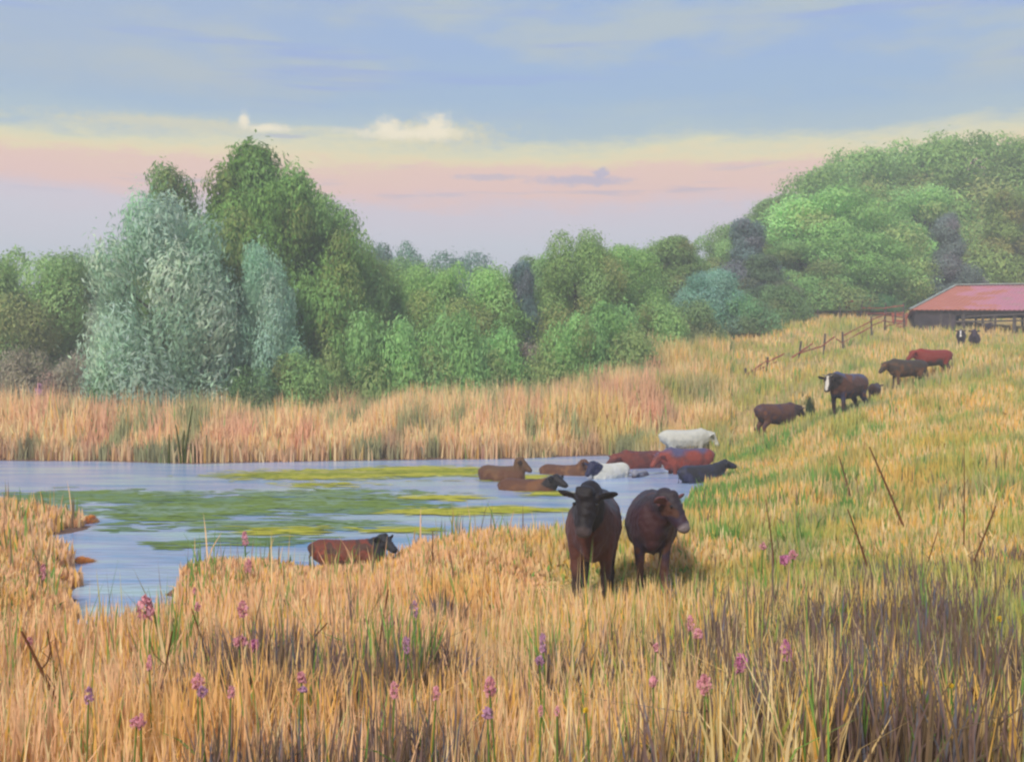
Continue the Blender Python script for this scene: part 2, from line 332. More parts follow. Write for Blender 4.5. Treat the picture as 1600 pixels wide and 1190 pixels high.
# patches of foreground shade painted into the grass blade colours: (px, py, radius m, strength)
shade_patches = [(330, 1165, .22, .8), (400, 1135, .34, .95), (430, 1165, .35, .9), (640, 1120, .34, .95), (700, 1010, .20, .9), (712, 1030, .22, .9), (550, 1060, .2, .7), (455, 1000, .12, .5), (250, 1045, .12, .7),
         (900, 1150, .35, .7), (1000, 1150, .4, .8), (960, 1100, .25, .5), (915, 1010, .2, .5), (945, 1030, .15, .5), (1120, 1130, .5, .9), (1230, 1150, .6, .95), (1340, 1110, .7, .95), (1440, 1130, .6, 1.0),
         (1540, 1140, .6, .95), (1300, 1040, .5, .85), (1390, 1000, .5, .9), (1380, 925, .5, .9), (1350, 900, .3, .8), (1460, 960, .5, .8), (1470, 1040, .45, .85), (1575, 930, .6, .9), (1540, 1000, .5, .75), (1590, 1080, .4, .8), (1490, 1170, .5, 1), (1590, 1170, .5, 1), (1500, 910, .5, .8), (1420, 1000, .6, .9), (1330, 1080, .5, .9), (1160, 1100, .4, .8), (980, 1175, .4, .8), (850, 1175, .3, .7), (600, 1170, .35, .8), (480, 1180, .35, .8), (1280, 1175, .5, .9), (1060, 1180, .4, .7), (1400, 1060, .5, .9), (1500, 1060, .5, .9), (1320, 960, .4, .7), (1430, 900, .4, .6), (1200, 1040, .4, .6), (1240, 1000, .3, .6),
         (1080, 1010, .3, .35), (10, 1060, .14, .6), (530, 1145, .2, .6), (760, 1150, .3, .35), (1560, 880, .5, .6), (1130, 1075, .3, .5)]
shade_patches = [(*hit(a, b, hh, 3.2)[:2], r, s) for a, b, r, s in shade_patches for hh in ((.3, .75) if b > 1000 else (.3,))]
greens = [(415, 900, .10), (330, 880, .12), (470, 905, .06), (118, 900, .10), (210, 985, .12), (30, 860, .18), (75, 900, .15), (1100, 800, 1.2), (1095, 775, 1.5), (1120, 740, 1.2), (1130, 860, .35), (1190, 760, .9), (1210, 700, 1.0), (1300, 760, .7),
          (1170, 715, .9), (1240, 860, .3), (1330, 800, .4), (620, 1170, .2), (250, 1130, .15), (270, 1100, .12), (1350, 690, .8), (1200, 1010, .18), (1000, 935, .16), (855, 1150, .1), (480, 840, .1)]
greens = [(*hit(a, b, .2)[:2], r) for a, b, r in greens]

spots_short = [(1.0, 12.7, 2.1, .9), (1.8, 13.6, 1.9, .72), (-2.45, 15.9, 1.2, .5), (-4.6, 11.0, 2.0, .45), (-4.9, 9.0, 1.8, .3)]      # grass trodden and grazed short round the near cattle: x, y, radius, how much
def grass(name, n, D0, D1, spread, hfun, wpx, label, power=1.0, xfun=None, seed=1, segs=2, dens=None, stems=False):
    g = np.random.default_rng(seed)
    u = g.random(n); D = (D0 ** power + u * (D1 ** power - D0 ** power)) ** (1 / power)
    tx = (g.random(n) * 2 - 1) * spread; x = tx * D; y = D
    # blades stand in tufts
    cxy = g.normal(0, 1, (n, 2)); k = g.integers(0, max(1, n // 9), n)
    gg = np.random.default_rng(seed + 99); nt_ = max(1, n // 9)
    uu = gg.random(nt_); DD = (D0 ** power + uu * (D1 ** power - D0 ** power)) ** (1 / power); xx = (gg.random(nt_) * 2 - 1) * spread * DD
    tuft = g.random(n) < .7; tr = .035 + .004 * DD[k]
    x = np.where(tuft, xx[k] + cxy[:, 0] * tr, x); y = np.where(tuft, DD[k] + cxy[:, 1] * tr, y)
    s = pond_sd(x, y); keep = s > -.05 + .55 * vnoise(x, y, .55, 3) ** 1.5 + .25 * g.random(n) ** 3
    if xfun is not None: keep &= xfun(x, y, s)
    if dens is not None: keep &= g.random(n) < dens(x, y, s)
    x, y, s, k, tuft = x[keep], y[keep], s[keep], k[keep], tuft[keep]; n = len(x)
    z = height(x, y) - .02; D = np.hypot(x, y)
    h = hfun(x, y, s) * g.uniform(.55, 1.15, n)
    # ---- colour by place
    side = sm(x / D * F + 800, 620, 1250)            # golden and peach on the left, olive tan on the slope to the right
    hill = sm(height(x, y), .5, 2.5)
    n1 = vnoise(x, y, .35 + 0.0 * x, 1); n2 = vnoise(x, y * .6, 1.3, 2); n3 = vnoise(x, y, 5, 3); r = g.random(n)
    tuftr = gg.random(nt_)[k]; v = np.where(tuft, .55 * tuftr + .45 * r, r)
    v = np.clip(v * .7 + n1 * .3, 0, .999)
    def pick(lst):
        w = np.array([a[1] for a in lst], float); w = np.cumsum(w / w.sum()); ii = np.searchsorted(w, g.permutation(0) if False else v); return np.array([ID[a[0]] for a in lst])[np.minimum(ii, len(lst) - 1)]
    A = pick([('ochre', .5), ('gold', 3), ('peach', 3.2), ('straw', 1.3), ('peach', 1.0), ('gold', 1.4), ('olive', .5)])
    B = pick([('olive', 1.5), ('lime', 1.4), ('tan', 3.2), ('gold', 1.4), ('straw', 1.8), ('tan', 1.4), ('sage', 1.2)])
    Cc = pick([('sage', .6), ('tan', 2.2), ('peach', 3.2), ('straw', 2.4), ('gold', .8), ('pink', .3), ('straw', .8), ('sage', .4)])
    ci = np.where(g.random(n) < side, B, A)
    far = (y > 40) & (x / y < .12 + .1 * n3)
    ci = np.where(far & (g.random(n) < .8), Cc, ci)
    col = PA[ci].copy()
    # broad patches
    def blend(c, name_, f): f = np.clip(f, 0, 1)[:, None]; return c * (1 - f) + PAL[name_] * f
    col = blend(col, 'olive', sm(n2, .5, .8) * side * .75); col = blend(col, 'lime', sm(vnoise(x, y, 1.7, 41), .5, .8) * side * .7); col = blend(col, 'sage', sm(vnoise(x, y, 1.1, 42), .62, .85) * side * .6)
    col = blend(col, 'gold', sm(vnoise(x, y, 1.0, 12), .6, .9) * .6 * (D < 40))
    col = blend(col, 'peach', sm(vnoise(x, y, .8, 14), .6, .9) * .6 * (1 - side) * (D < 40))
    col = blend(col, 'sage', far * sm(vnoise(x, y * .45, .8, 15), .60, .78) * .9)
    col = blend(col, 'pink', far * sm(vnoise(x, y * .4, 1.2, 16), .6, .85) * .6)
    col = blend(col, 'brown', far * (s < 1.2) * .35)
    col = blend(col, 'sage', sm(vnoise(x, y, 3.2, 17), .62, .85) * hill * .5 * (y < 60))
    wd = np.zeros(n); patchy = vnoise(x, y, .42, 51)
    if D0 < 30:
        for (a, b, rr, st) in shade_patches:
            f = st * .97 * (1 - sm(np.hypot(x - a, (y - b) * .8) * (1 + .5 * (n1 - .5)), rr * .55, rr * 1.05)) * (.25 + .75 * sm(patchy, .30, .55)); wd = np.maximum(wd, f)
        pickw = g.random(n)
        dark = np.where((pickw < .4)[:, None], PAL['mauve'], np.where((pickw < .75)[:, None], PAL['brown'], np.where((pickw < .88)[:, None], PAL['slate'], PAL['umber'])))  # dark blade tones stand in for shade on the grass
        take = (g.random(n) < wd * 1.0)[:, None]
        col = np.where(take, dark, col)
    gr = np.zeros(n)
    for (a, b, rr) in greens: gr = np.maximum(gr, 1 - sm(np.hypot(x - a, y - b), rr * .5, rr * 1.3))
    take = (g.random(n) < gr * .8) | (g.random(n) < np.where(far, .02, .045 + .05 * side) * (1 - .7 * wd))
    col = np.where(take[:, None], PAL['green'] * g.uniform(.8, 1.3, (n, 1)), col)
    h *= 1 + .25 * gr + .15 * wd
    for (a, b, rr, st) in spots_short: h *= 1 - st * (1 - sm(np.hypot((x - a), (y - b) * .6), rr * .5, rr))
    if stems:
        q = g.random(n); col = np.where((q < .38)[:, None], PAL['green'], np.where((q < .6)[:, None], PAL['brown'], np.where((q < .7)[:, None], PAL['olive'], col)))
    col = col * g.uniform(.86, 1.12, (n, 1)); col = np.clip(col * 1.12 * np.where(far, 1.12, 1.0)[:, None] + .01, 0, .92)
    # ---- shape
    w = np.clip(wpx * D / F, .004, .08) * g.uniform(.5, 1.3, n)
    a = g.normal(0, .9, n) + np.arctan2(x, y) * -1; ca, sa = np.cos(a), np.sin(a)
    ln = g.normal(0, .10, (n, 2)); out = (g.random(n) < .06); ln[out] *= 4
    V = []; T = []
    levels = [(0, 1.0, 0)] + [((i + 1) / segs, 1 - .25 * (i + 1), 0) for i in range(segs - 1)]
    for f, ww, _ in levels:
        bx = x + ln[:, 0] * h * f ** 1.8; by = y + ln[:, 1] * h * f ** 1.8; bz = z + h * f
        V.append(np.stack([bx - ca * w * ww / 2, by - sa * w * ww / 2, bz], 1)); V.append(np.stack([bx + ca * w * ww / 2, by + sa * w * ww / 2, bz], 1))
    V.append(np.stack([x + ln[:, 0] * h, y + ln[:, 1] * h, z + h * (1 - .3 * np.abs(ln).sum(1))], 1))
    nv = len(V); verts = np.stack(V, 1).reshape(-1, 3); b0 = np.arange(n) * nv
    quads = np.concatenate([np.stack([b0 + 2 * i, b0 + 2 * i + 1, b0 + 2 * i + 3, b0 + 2 * i + 2], 1) for i in range(segs - 1)])
    tris = np.stack([b0 + nv - 3, b0 + nv - 2, b0 + nv - 1], 1)
    o = link(name, fast_mesh(name, verts, quads, tris, np.repeat(col, nv, 0), [M_grass])); tag(o, label, 'grass', kind='stuff'); return o

def gone_shed(x, y): return ~((y > 84) & (y < 93) & (x > 29.5))
fg_h = lambda x, y, s: (.66 + .26 * vnoise(x, y, 1.2, 8)) * (1 - .40 * sm(y, 10, 14)) * (.6 + .4 * sm(s, .1, 2.5))
hill_h = lambda x, y, s: (.38 + .42 * vnoise(x, y, 1.8, 8)) * (.6 + .4 * sm(s, .1, 3))
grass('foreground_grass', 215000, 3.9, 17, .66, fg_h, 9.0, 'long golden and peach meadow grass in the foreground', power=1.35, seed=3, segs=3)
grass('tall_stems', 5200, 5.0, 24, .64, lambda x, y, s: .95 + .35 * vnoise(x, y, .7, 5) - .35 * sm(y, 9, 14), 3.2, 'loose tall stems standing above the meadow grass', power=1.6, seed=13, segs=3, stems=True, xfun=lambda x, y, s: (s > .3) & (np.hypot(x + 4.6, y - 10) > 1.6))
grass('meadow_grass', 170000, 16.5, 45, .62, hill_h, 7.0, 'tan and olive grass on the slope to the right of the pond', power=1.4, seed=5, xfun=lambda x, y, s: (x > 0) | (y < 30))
reed_h = lambda x, y, s: (1.5 + 1.5 * vnoise(x, y, 2.2, 9)) * (.4 + .6 * sm(s, .2, 4.5)) * (1 - .45 * sm(x / y, .05, .22)) 
grass('reed_bed', 170000, 39, 76, .62, reed_h, 4.6, 'tall tan reeds along the far bank below the trees', power=1.2, seed=6, xfun=lambda x, y, s: (x / y < .20) & (y > 39))
grass('hill_grass', 110000, 43, 112, .62, lambda x, y, s: .38 + .35 * vnoise(x, y, 3, 9), 4.0, 'pale dry grass on the hillside around the shed', power=1.1, seed=7, xfun=lambda x, y, s: (x / y > .14) & gone_shed(x, y))

# ------------------------------------------------------------------ trees
def tube(V, Fq, p0, p1, r0, r1, n=6, bend=None):
    p0 = np.array(p0, float); p1 = np.array(p1, float); segs = 4; base = len(V)
    ax_ = p1 - p0; ln = np.linalg.norm(ax_); ax_ /= ln + 1e-9
    u = np.cross(ax_, [0, 0, 1] if abs(ax_[2]) < .9 else [1, 0, 0]); u /= np.linalg.norm(u); v = np.cross(ax_, u)
    for i in range(segs + 1):
        f = i / segs; c = p0 + (p1 - p0) * f
        if bend is not None: c = c + np.array(bend) * math.sin(math.pi * f) * ln
        r = r0 + (r1 - r0) * f
        for k in range(n):
            a = 2 * math.pi * k / n; V.append(c + (u * math.cos(a) + v * math.sin(a)) * r)
    for i in range(segs):
        for k in range(n):
            a = base + i * n + k; b = base + i * n + (k + 1) % n; Fq.append((a, b, b + n, a + n))
    t0 = len(V); V.append(p1.copy())
    return V
def leaves(clumps, n, sz, g, up=0.5, asp=2.2, sweep=0.0):
    cl = np.array([c[:3] for c in clumps]); rad = np.array([c[3:6] for c in clumps]); cc = np.array([c[6:9] for c in clumps])
    wt = rad.prod(1) ** (2 / 3); k = g.choice(len(cl), n, p=wt / wt.sum())
    d = g.normal(0, 1, (n, 3)); d /= np.linalg.norm(d, axis=1)[:, None]
    rr = .45 + .6 * g.random(n) ** .6 + g.exponential(.20 if sweep > 1 else .12, n)
    p = cl[k] + d * rad[k] * rr[:, None]
    nrm = d + g.normal(0, .36, (n, 3)); nrm /= np.linalg.norm(nrm, axis=1)[:, None]
    a = g.normal(0, 1, (n, 3)); a[:, 2] = a[:, 2] * .6 + up * 2.0
    if sweep: a[:, 0] += sweep * p[:, 0] / (np.abs(cl[:, 0]).max() + 1); a[:, 1] += sweep * p[:, 1] / (np.abs(cl[:, 1]).max() + 1)
    a -= (a * nrm).sum(1)[:, None] * nrm; a /= np.linalg.norm(a, axis=1)[:, None] + 1e-9; b = np.cross(nrm, a)
    s = sz * g.uniform(.55, 1.35, n)[:, None]
    V = np.stack([p - a * s * asp / 2, p + b * s / 2, p + a * s * asp / 2, p - b * s / 2], 1).reshape(-1, 3)
    V[:, 2] = np.maximum(V[:, 2], 0.02)
    col = cc[k] * 1.3 * g.uniform(.88, 1.13, (n, 1)) * (1 + g.normal(0, .04, (n, 3)))
    return V, np.arange(n * 4).reshape(-1, 4), np.repeat(np.clip(col, 0.005, 1), 4, 0)
def build_tree(kind, seed, Hh=14.0, Wd=10.0, n=60000, sz=.125, tones=((1, 1, 1),), low=.10, nc=46):
    g = np.random.default_rng(seed); cl = []; V = []; Q = []
    top = Hh * (.72 if kind != 'bush' else .35)
    if kind != 'bush' or True:
        tube(V, Q, (0, 0, -.3), (g.normal(0, .2), g.normal(0, .2), top), .026 * Hh, .008 * Hh, 8, (g.normal(0, .02), g.normal(0, .02), 0))
    for i in range(nc):
        a = g.uniform(0, 2 * math.pi); f = (i + .5) / nc; zz = low + (1 - low) * f
        if kind == 'round': env = math.sqrt(max(0, 1 - ((zz - .48) / .56) ** 2))
        elif kind == 'tall': env = (1 - zz) ** .42 * (.62 + .38 * math.sin(zz * 9 + seed)) * 1.12 + .05
        elif kind == 'willow': env = 1.04 * math.sqrt(max(0, 1 - ((zz - .30) / .74) ** 2)) * (.9 + .16 * math.sin(i * 2.1))
        elif kind == 'slim': env = (1 - zz) ** .6 * 1.1
        else: env = math.sqrt(max(0, 1 - (zz - .15) ** 2 / .8))
        rr = env * (.35 + .55 * g.random() ** .5) * Wd / 2
        cr = (Wd * .13 + .35) * g.uniform(.7, 1.35) * (1.15 - .5 * zz)
        c = np.array([math.cos(a) * rr, math.sin(a) * rr, Hh * zz - cr * .6])
        c[2] = max(c[2], cr * .5)
        if kind == 'willow': r3 = (cr * 1.0, cr * 1.0, cr * 1.25)
        elif kind == 'tall': r3 = (cr * .95, cr * .95, cr * 1.1)
        else: r3 = (cr * 1.05, cr * 1.05, cr * 1.25)
        tone = np.array(tones[g.integers(0, len(tones))]) * g.uniform(.82, 1.16)
        cl.append((*c, *r3, *tone))
        if i % 2 == 0 and kind != 'bush':
            z0 = min(top * .95, max(.8, c[2] - abs(rr) * .7)); tube(V, Q, (0, 0, z0), c, .009 * Hh, .0025 * Hh, 5, (0, 0, -.08))
    lv, lq, lc = leaves(cl, n, sz, g, up=.9, asp=3.4 if kind == 'willow' else 2.8, sweep=1.2 if kind == 'willow' else .3)
    crown = fast_mesh('crown', lv, lq, None, lc, [M_leaf]); trunk = fast_mesh('trunk', np.array(V), np.array(Q), mats=[M_bark], smooth=True)
    return crown, trunk, Hh, Wd
G1, G2, G3, OL, AQ, MV = (.25, .37, .145), (.20, .30, .11), (.30, .44, .19), (.27, .30, .13), (.27, .39, .28), (.24, .22, .17)
PT = {
 'round': [build_tree('round', s, tones=(G1, G2, G1, G3, OL)) for s in (1, 2, 3)],
 'tall': [build_tree('tall', s, 17, 9, 64000, .13, (G2, G2, OL, G1), nc=54) for s in (4, 5)],
 'willow': [build_tree('willow', s, 12, 9, 60000, .115, (AQ, (.36, .45, .35), (.30, .39, .32), AQ, (.40, .47, .37)), low=.06, nc=50) for s in (6, 7)],
 'slim': [build_tree('slim', 8, 13, 5, 26000, .13, (G2, G1, OL), low=.05, nc=34)],
 'bush': [build_tree('bush', s, 4, 5, 22000, .085, (G1, G2, G3, OL), low=.05, nc=24) for s in (9, 10)],
}
TREES = 0
def tree(kind, v, px, D, top, wpx, color, label, name=None, group=None, cat='tree', sink=0.0):
    global TREES
    crown, trunk, Hh, Wd = PT[kind][v]; b = G(px, D); zt = EYE + (HY - top) / F * D
    sz = max(.15, (zt - b.z + sink)) / Hh; sx = wpx * D / F / Wd
    o = link(name or ('broadleaf_tree' if kind != 'bush' else 'shrub'), None, loc=(b.x, b.y, b.z - sink)); o.rotation_euler = (0, 0, (TREES * 2.399) % 6.28); TREES += 1
    o.scale = (sx, sx * 1.0, sz)
    tag(o, label, cat, group)
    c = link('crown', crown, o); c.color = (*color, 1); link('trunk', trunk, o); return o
K = lambda r, g_, b: (r, g_, b)
gm = 'trees of the wood behind the pond'; gh = 'trees of the wood on the hill'; gb = 'undergrowth along the foot of the wood'
TR = [
 # left bank
 ('round', 0, -260, 74, 400, 260, K(.9, .95, .9), 'broad green tree outside the left edge', gm),
 ('round', 0, -60, 70, 398, 190, K(.95, 1, .95), 'green tree cut by the left edge of the picture', gm),
 ('round', 1, 60, 68, 398, 170, K(1, 1, .95), 'low rounded green tree at far left of the bank', gm),
 ('round', 2, 135, 72, 404, 120, K(.8, .9, .95), 'dark green tree just left of the pale willow', gm),
 ('tall', 0, 262, 66, 266, 150, K(.95, 1.0, .95), 'green tree top rising behind the pale willow', gm),
 ('tall', 1, 380, 64, 232, 230, K(.75, .88, .62), 'tallest dark green tree on the left bank', gm),
 ('round', 1, 448, 66, 290, 190, K(.8, .92, .7), 'dark green tree right of the tallest one', gm),
 ('round', 2, 515, 66, 338, 150, K(.85, .92, .75), 'dark tree at the right shoulder of the tall group', gm),
 ('willow', 0, 258, 57, 318, 240, K(1.14, 1.18, 1.14), 'large pale grey-green willow on the far bank', None),
 ('willow', 1, 412, 58, 396, 118, K(1.08, 1.2, 1.18), 'small blue-green willow right of the large one', None),
 ('willow', 1, 176, 59, 418, 80, K(.95, .98, .95), 'slim grey willow left of the large one', None),
 # middle
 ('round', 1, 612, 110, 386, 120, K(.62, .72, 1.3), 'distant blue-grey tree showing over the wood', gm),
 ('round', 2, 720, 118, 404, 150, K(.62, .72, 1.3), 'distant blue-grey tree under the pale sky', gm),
 ('round', 0, 572, 70, 408, 130, K(1, 1, .9), 'mid green tree right of the tall dark group', gm),
 ('round', 2, 660, 72, 424, 120, K(1.15, 1.22, 1.0), 'bright green tree in the middle of the wood', gm),
 ('round', 1, 742, 70, 418, 140, K(1.08, 1.16, .98), 'round-topped green tree above the floating algae', gm),
 ('tall', 0, 815, 71, 412, 75, K(.72, .74, 1.9), 'tree coloured dark blue-green as the shadow gap of the wood', gm),  # leaf tint stands in for the shadow between crowns
 ('round', 2, 905, 72, 370, 130, K(.98, .98, .85), 'round olive tree where the wood begins to climb', gm),
 ('round', 0, 980, 76, 392, 130, K(1.15, 1.24, 1.05), 'bright green tree right of the round olive one', gm),
 ('tall', 1, 1060, 88, 370, 130, K(.95, .95, .85), 'olive tree at the foot of the wooded hill', gm),
 ('willow', 0, 1110, 80, 425, 120, K(.75, 1.0, 1.0), 'blue-green bushy tree at the foot of the wooded hill', gm),
 ('round', 1, 845, 78, 402, 120, K(.95, 1.0, .95), 'green tree beside the dark blue-green one in the gap', gm),
 ('round', 0, 640, 82, 412, 150, K(.9, .98, .9), 'dull green tree behind the bright ones in the middle', gm),
 ('round', 2, 1020, 90, 384, 150, K(.98, 1.02, .9), 'soft green tree filling in behind the climbing wood', gm),
 ('round', 1, 945, 86, 388, 120, K(.95, 1.0, .9), 'soft green tree behind the round olive one', gm),
 ('round', 0, 1155, 112, 352, 130, K(.98, 1.02, .9), 'soft green tree closing the dip left of the hill', gh),
 ('round', 2, 1225, 120, 318, 140, K(.98, 1.02, .95), 'soft green tree behind the olive one on the hill', gh),
 ('round', 1, 1345, 126, 246, 180, K(1.15, 1.2, 1.0), 'soft green tree between the two high ones on the hilltop', gh),
 ('round', 0, 1455, 128, 226, 180, K(1.15, 1.2, 1.0), 'soft green tree rounding out the hilltop', gh),
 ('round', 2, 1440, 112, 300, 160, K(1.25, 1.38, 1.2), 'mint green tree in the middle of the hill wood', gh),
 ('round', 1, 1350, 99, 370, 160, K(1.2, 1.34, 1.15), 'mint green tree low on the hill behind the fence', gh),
 ('round', 0, 318, 68, 320, 150, K(.9, .98, .8), 'green tree filling in behind the willow top', gm),
 ('round', 2, 428, 63, 268, 170, K(.78, .9, .66), 'dark green tree merging into the right side of the tallest one', gm),
 ('round', 0, 480, 63, 322, 150, K(.8, .92, .68), 'dark green tree stepping down to the right of the tall group', gm),
 ('round', 1, 575, 78, 418, 150, K(.9, .98, .8), 'dull green tree behind the right shoulder of the tall group', gm),
 # hill
 ('tall', 0, 1165, 95, 345, 110, K(.80, .76, 1.9), 'tree coloured dark blue as a shadow gap on the hill edge', gh),  # dark blue tint puts a shadow gap into the leaf colour
 ('round', 1, 1115, 98, 375, 110, K(.95, 1, .9), 'small green tree at the lower end of the hill wood', gh),
 ('tall', 1, 1225, 112, 306, 140, K(.9, .95, .8), 'olive tree high on the left side of the hill', gh),
 ('round', 0, 1300, 118, 268, 190, K(1.15, 1.2, 1.0), 'tall round green tree left of the hilltop', gh),
 ('round', 2, 1400, 124, 240, 220, K(1.15, 1.2, 1.0), 'high green tree on the hilltop', gh),
 ('round', 1, 1510, 124, 218, 200, K(1.2, 1.2, 1.0), 'highest green tree on the right of the hilltop', gh),
 ('round', 0, 1615, 122, 213, 200, K(1.1, 1.1, .9), 'green tree cut by the right edge above the shed', gh),
 ('round', 2, 1760, 120, 225, 220, K(1, 1, .9), 'green tree beyond the right edge of the picture', gh),
 ('round', 1, 1310, 103, 300, 200, K(1.25, 1.4, 1.2), 'broad bright green tree below the hilltop', gh),
 ('round', 0, 1400, 105, 350, 130, K(1.25, 1.4, 1.2), 'bright green tree left of the dark gap above the shed', gh),
 ('tall', 1, 1485, 98, 335, 85, K(.90, .74, 1.8), 'tree coloured purple-blue as a shadow gap behind the red shed roof', gh),  # purple-blue tint paints the shadowed gap above the shed
 ('tall', 0, 1190, 92, 400, 110, K(.72, .72, 1.0), 'tree coloured dusky as a shadow gap at the top of the fence line', gh),  # darkened leaf tint, painted shadow between the hill trees
 ('round', 2, 1255, 98, 380, 130, K(1, 1.08, .95), 'mid green tree behind the broken fence', gh),
 ('tall', 0, 1570, 106, 300, 120, K(1.15, 1.02, .8), 'brown-olive tree right of the dark gap above the shed', gh),
 ('tall', 1, 1650, 106, 300, 120, K(1.05, .95, .75), 'olive tree beyond the right end of the shed', gh),
]
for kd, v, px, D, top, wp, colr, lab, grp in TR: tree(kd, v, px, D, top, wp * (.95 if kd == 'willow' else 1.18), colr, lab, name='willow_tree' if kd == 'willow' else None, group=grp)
BU = [
 (-60, 62, 560, 150, K(1.25, .78, 1.35), 'mauve brush at the left edge under the trees'), (45, 60, 556, 110, K(1.3, .8, 1.4), 'mauve brush under the low tree at far left'),
 (110, 59, 560, 90, K(1.2, .75, 1.4), 'dusky mauve shrub left of the pale willow'), (185, 55, 590, 90, K(.7, .85, 1.0), 'dark shrub at the left foot of the willow'),
 (300, 56, 590, 110, K(.6, .75, .95), 'dark shrub under the middle of the willow'), (390, 56, 580, 100, K(.65, .75, .8), 'dark shrub between the two willows'),
 (470, 57, 560, 110, K(.8, .85, .75), 'dark green shrub under the tall trees'), (560, 59, 500, 110, K(.98, 1.12, 1.0), 'bright green shrub right of the tall trees'),
 (640, 60, 510, 110, K(.98, 1.12, 1.0), 'bright green shrub in the middle of the bank'), (715, 60, 500, 100, K(.98, 1.16, 1.02), 'bright green shrub above the pond algae'),
 (780, 62, 520, 100, K(.95, 1.15, 1.0), 'green shrub left of the purple brush'), (835, 64, 545, 90, K(1.25, .72, 1.5), 'purple brush at the dip of the wood'),
 (890, 62, 500, 100, K(1.0, 1.15, 1.0), 'green shrub right of the purple brush'), (955, 65, 480, 110, K(.98, 1.16, 1.02), 'vivid green shrub under the climbing wood'),
 (1020, 70, 480, 100, K(.95, 1.0, .85), 'olive shrub at the upper reeds'), (1080, 74, 475, 90, K(.85, .85, .9), 'grey-green shrub at the upper reeds'),
 (1150, 80, 455, 90, K(.75, .95, 1.1), 'blue-green shrub below the dusky tree'), (1215, 86, 450, 80, K(.75, .8, .8), 'dark olive shrub at the hill grass edge'),
 (1285, 94, 430, 110, K(.95, 1.08, .9), 'light green shrub behind the far fence post'), (1370, 98, 420, 120, K(.98, 1.1, .95), 'light green shrub behind the red fence panel'),
 (1345, 93, 462, 60, K(.55, .8, .85), 'dark blue-green shrub at the top of the grass'), (1385, 93, 462, 40, K(.55, .8, .85), 'small dark shrub beside the shed roof'),
 (1235, 86, 478, 30, K(.5, .7, .6), 'small dark shrub on the skyline of the grass'),
 (1440, 104, 400, 100, K(1.0, 1.2, 1.1), 'light green shrub behind the left end of the shed'), (1540, 104, 390, 120, K(1, .9, .7), 'olive shrub behind the shed ridge'),
 (1640, 104, 390, 120, K(1, .95, .7), 'olive shrub at the right edge behind the shed')]
for i, (px, D, top, wp, colr, lab) in enumerate(BU): tree('bush', i % 2, px, D, top, wp * 1.15, colr, lab, group=gb, cat='shrub')
tree('bush', 0, 1266, 44.5, 622, 17, K(.22, .24, .24), 'small dark shrub between the two nearer hillside cattle', cat='shrub')

# ------------------------------------------------------------------ cattle
def ell(V, Fc, c, r, rot=None, lv=None):
    global _ICO
    v, f = _ICO; b = len(V); M = rot if rot is not None else np.eye(3)
    V.extend((v * np.array(r)) @ M.T + np.array(c)); Fc.extend((f + b).tolist())
_b = bmesh.new(); bmesh.ops.create_icosphere(_b, subdivisions=2, radius=1); _b.verts.ensure_lookup_table()
_ICO = (np.array([v.co[:] for v in _b.verts]), np.array([[v.index for v in f.verts] for f in _b.faces])); _b.free()
def chain(V, Fc, pts, k=6):
    for (a, b) in zip(pts[:-1], pts[1:]):
        a = np.array(a, float); b = np.array(b, float)
        for i in range(k + 1):
            q = a + (b - a) * i / k; r = q[3:]; ell(V, Fc, q[:3], r if len(r) == 3 else (q[3],) * 3)
def remesh(V, Fc, voxel, smooth=5):
    me = bpy.data.meshes.new('tmp'); me.from_pydata([tuple(v) for v in V], [], Fc); o = bpy.data.objects.new('tmp', me); C.objects.link(o)
    m = o.modifiers.new('r', 'REMESH'); m.mode = 'VOXEL'; m.voxel_size = voxel; m.use_smooth_shade = True
    m2 = o.modifiers.new('s', 'SMOOTH'); m2.iterations = smooth; m2.factor = .5
    dg = bpy.context.evaluated_depsgraph_get(); dg.update(); out = bpy.data.meshes.new_from_object(o.evaluated_get(dg)); bpy.data.objects.remove(o); bpy.data.meshes.remove(me); return out
def unit(v): v = np.array(v, float); return v / np.linalg.norm(v)
M_eye = mat_plain('eye_dark', (.01, .008, .008), .15, 0, 5, 0, .8); M_horn = mat_plain('horn', (.25, .22, .16), .5, .3, 20, .1)
M_hoof = mat_plain('hoof', (.03, .025, .02), .6, .2, 20, .1)
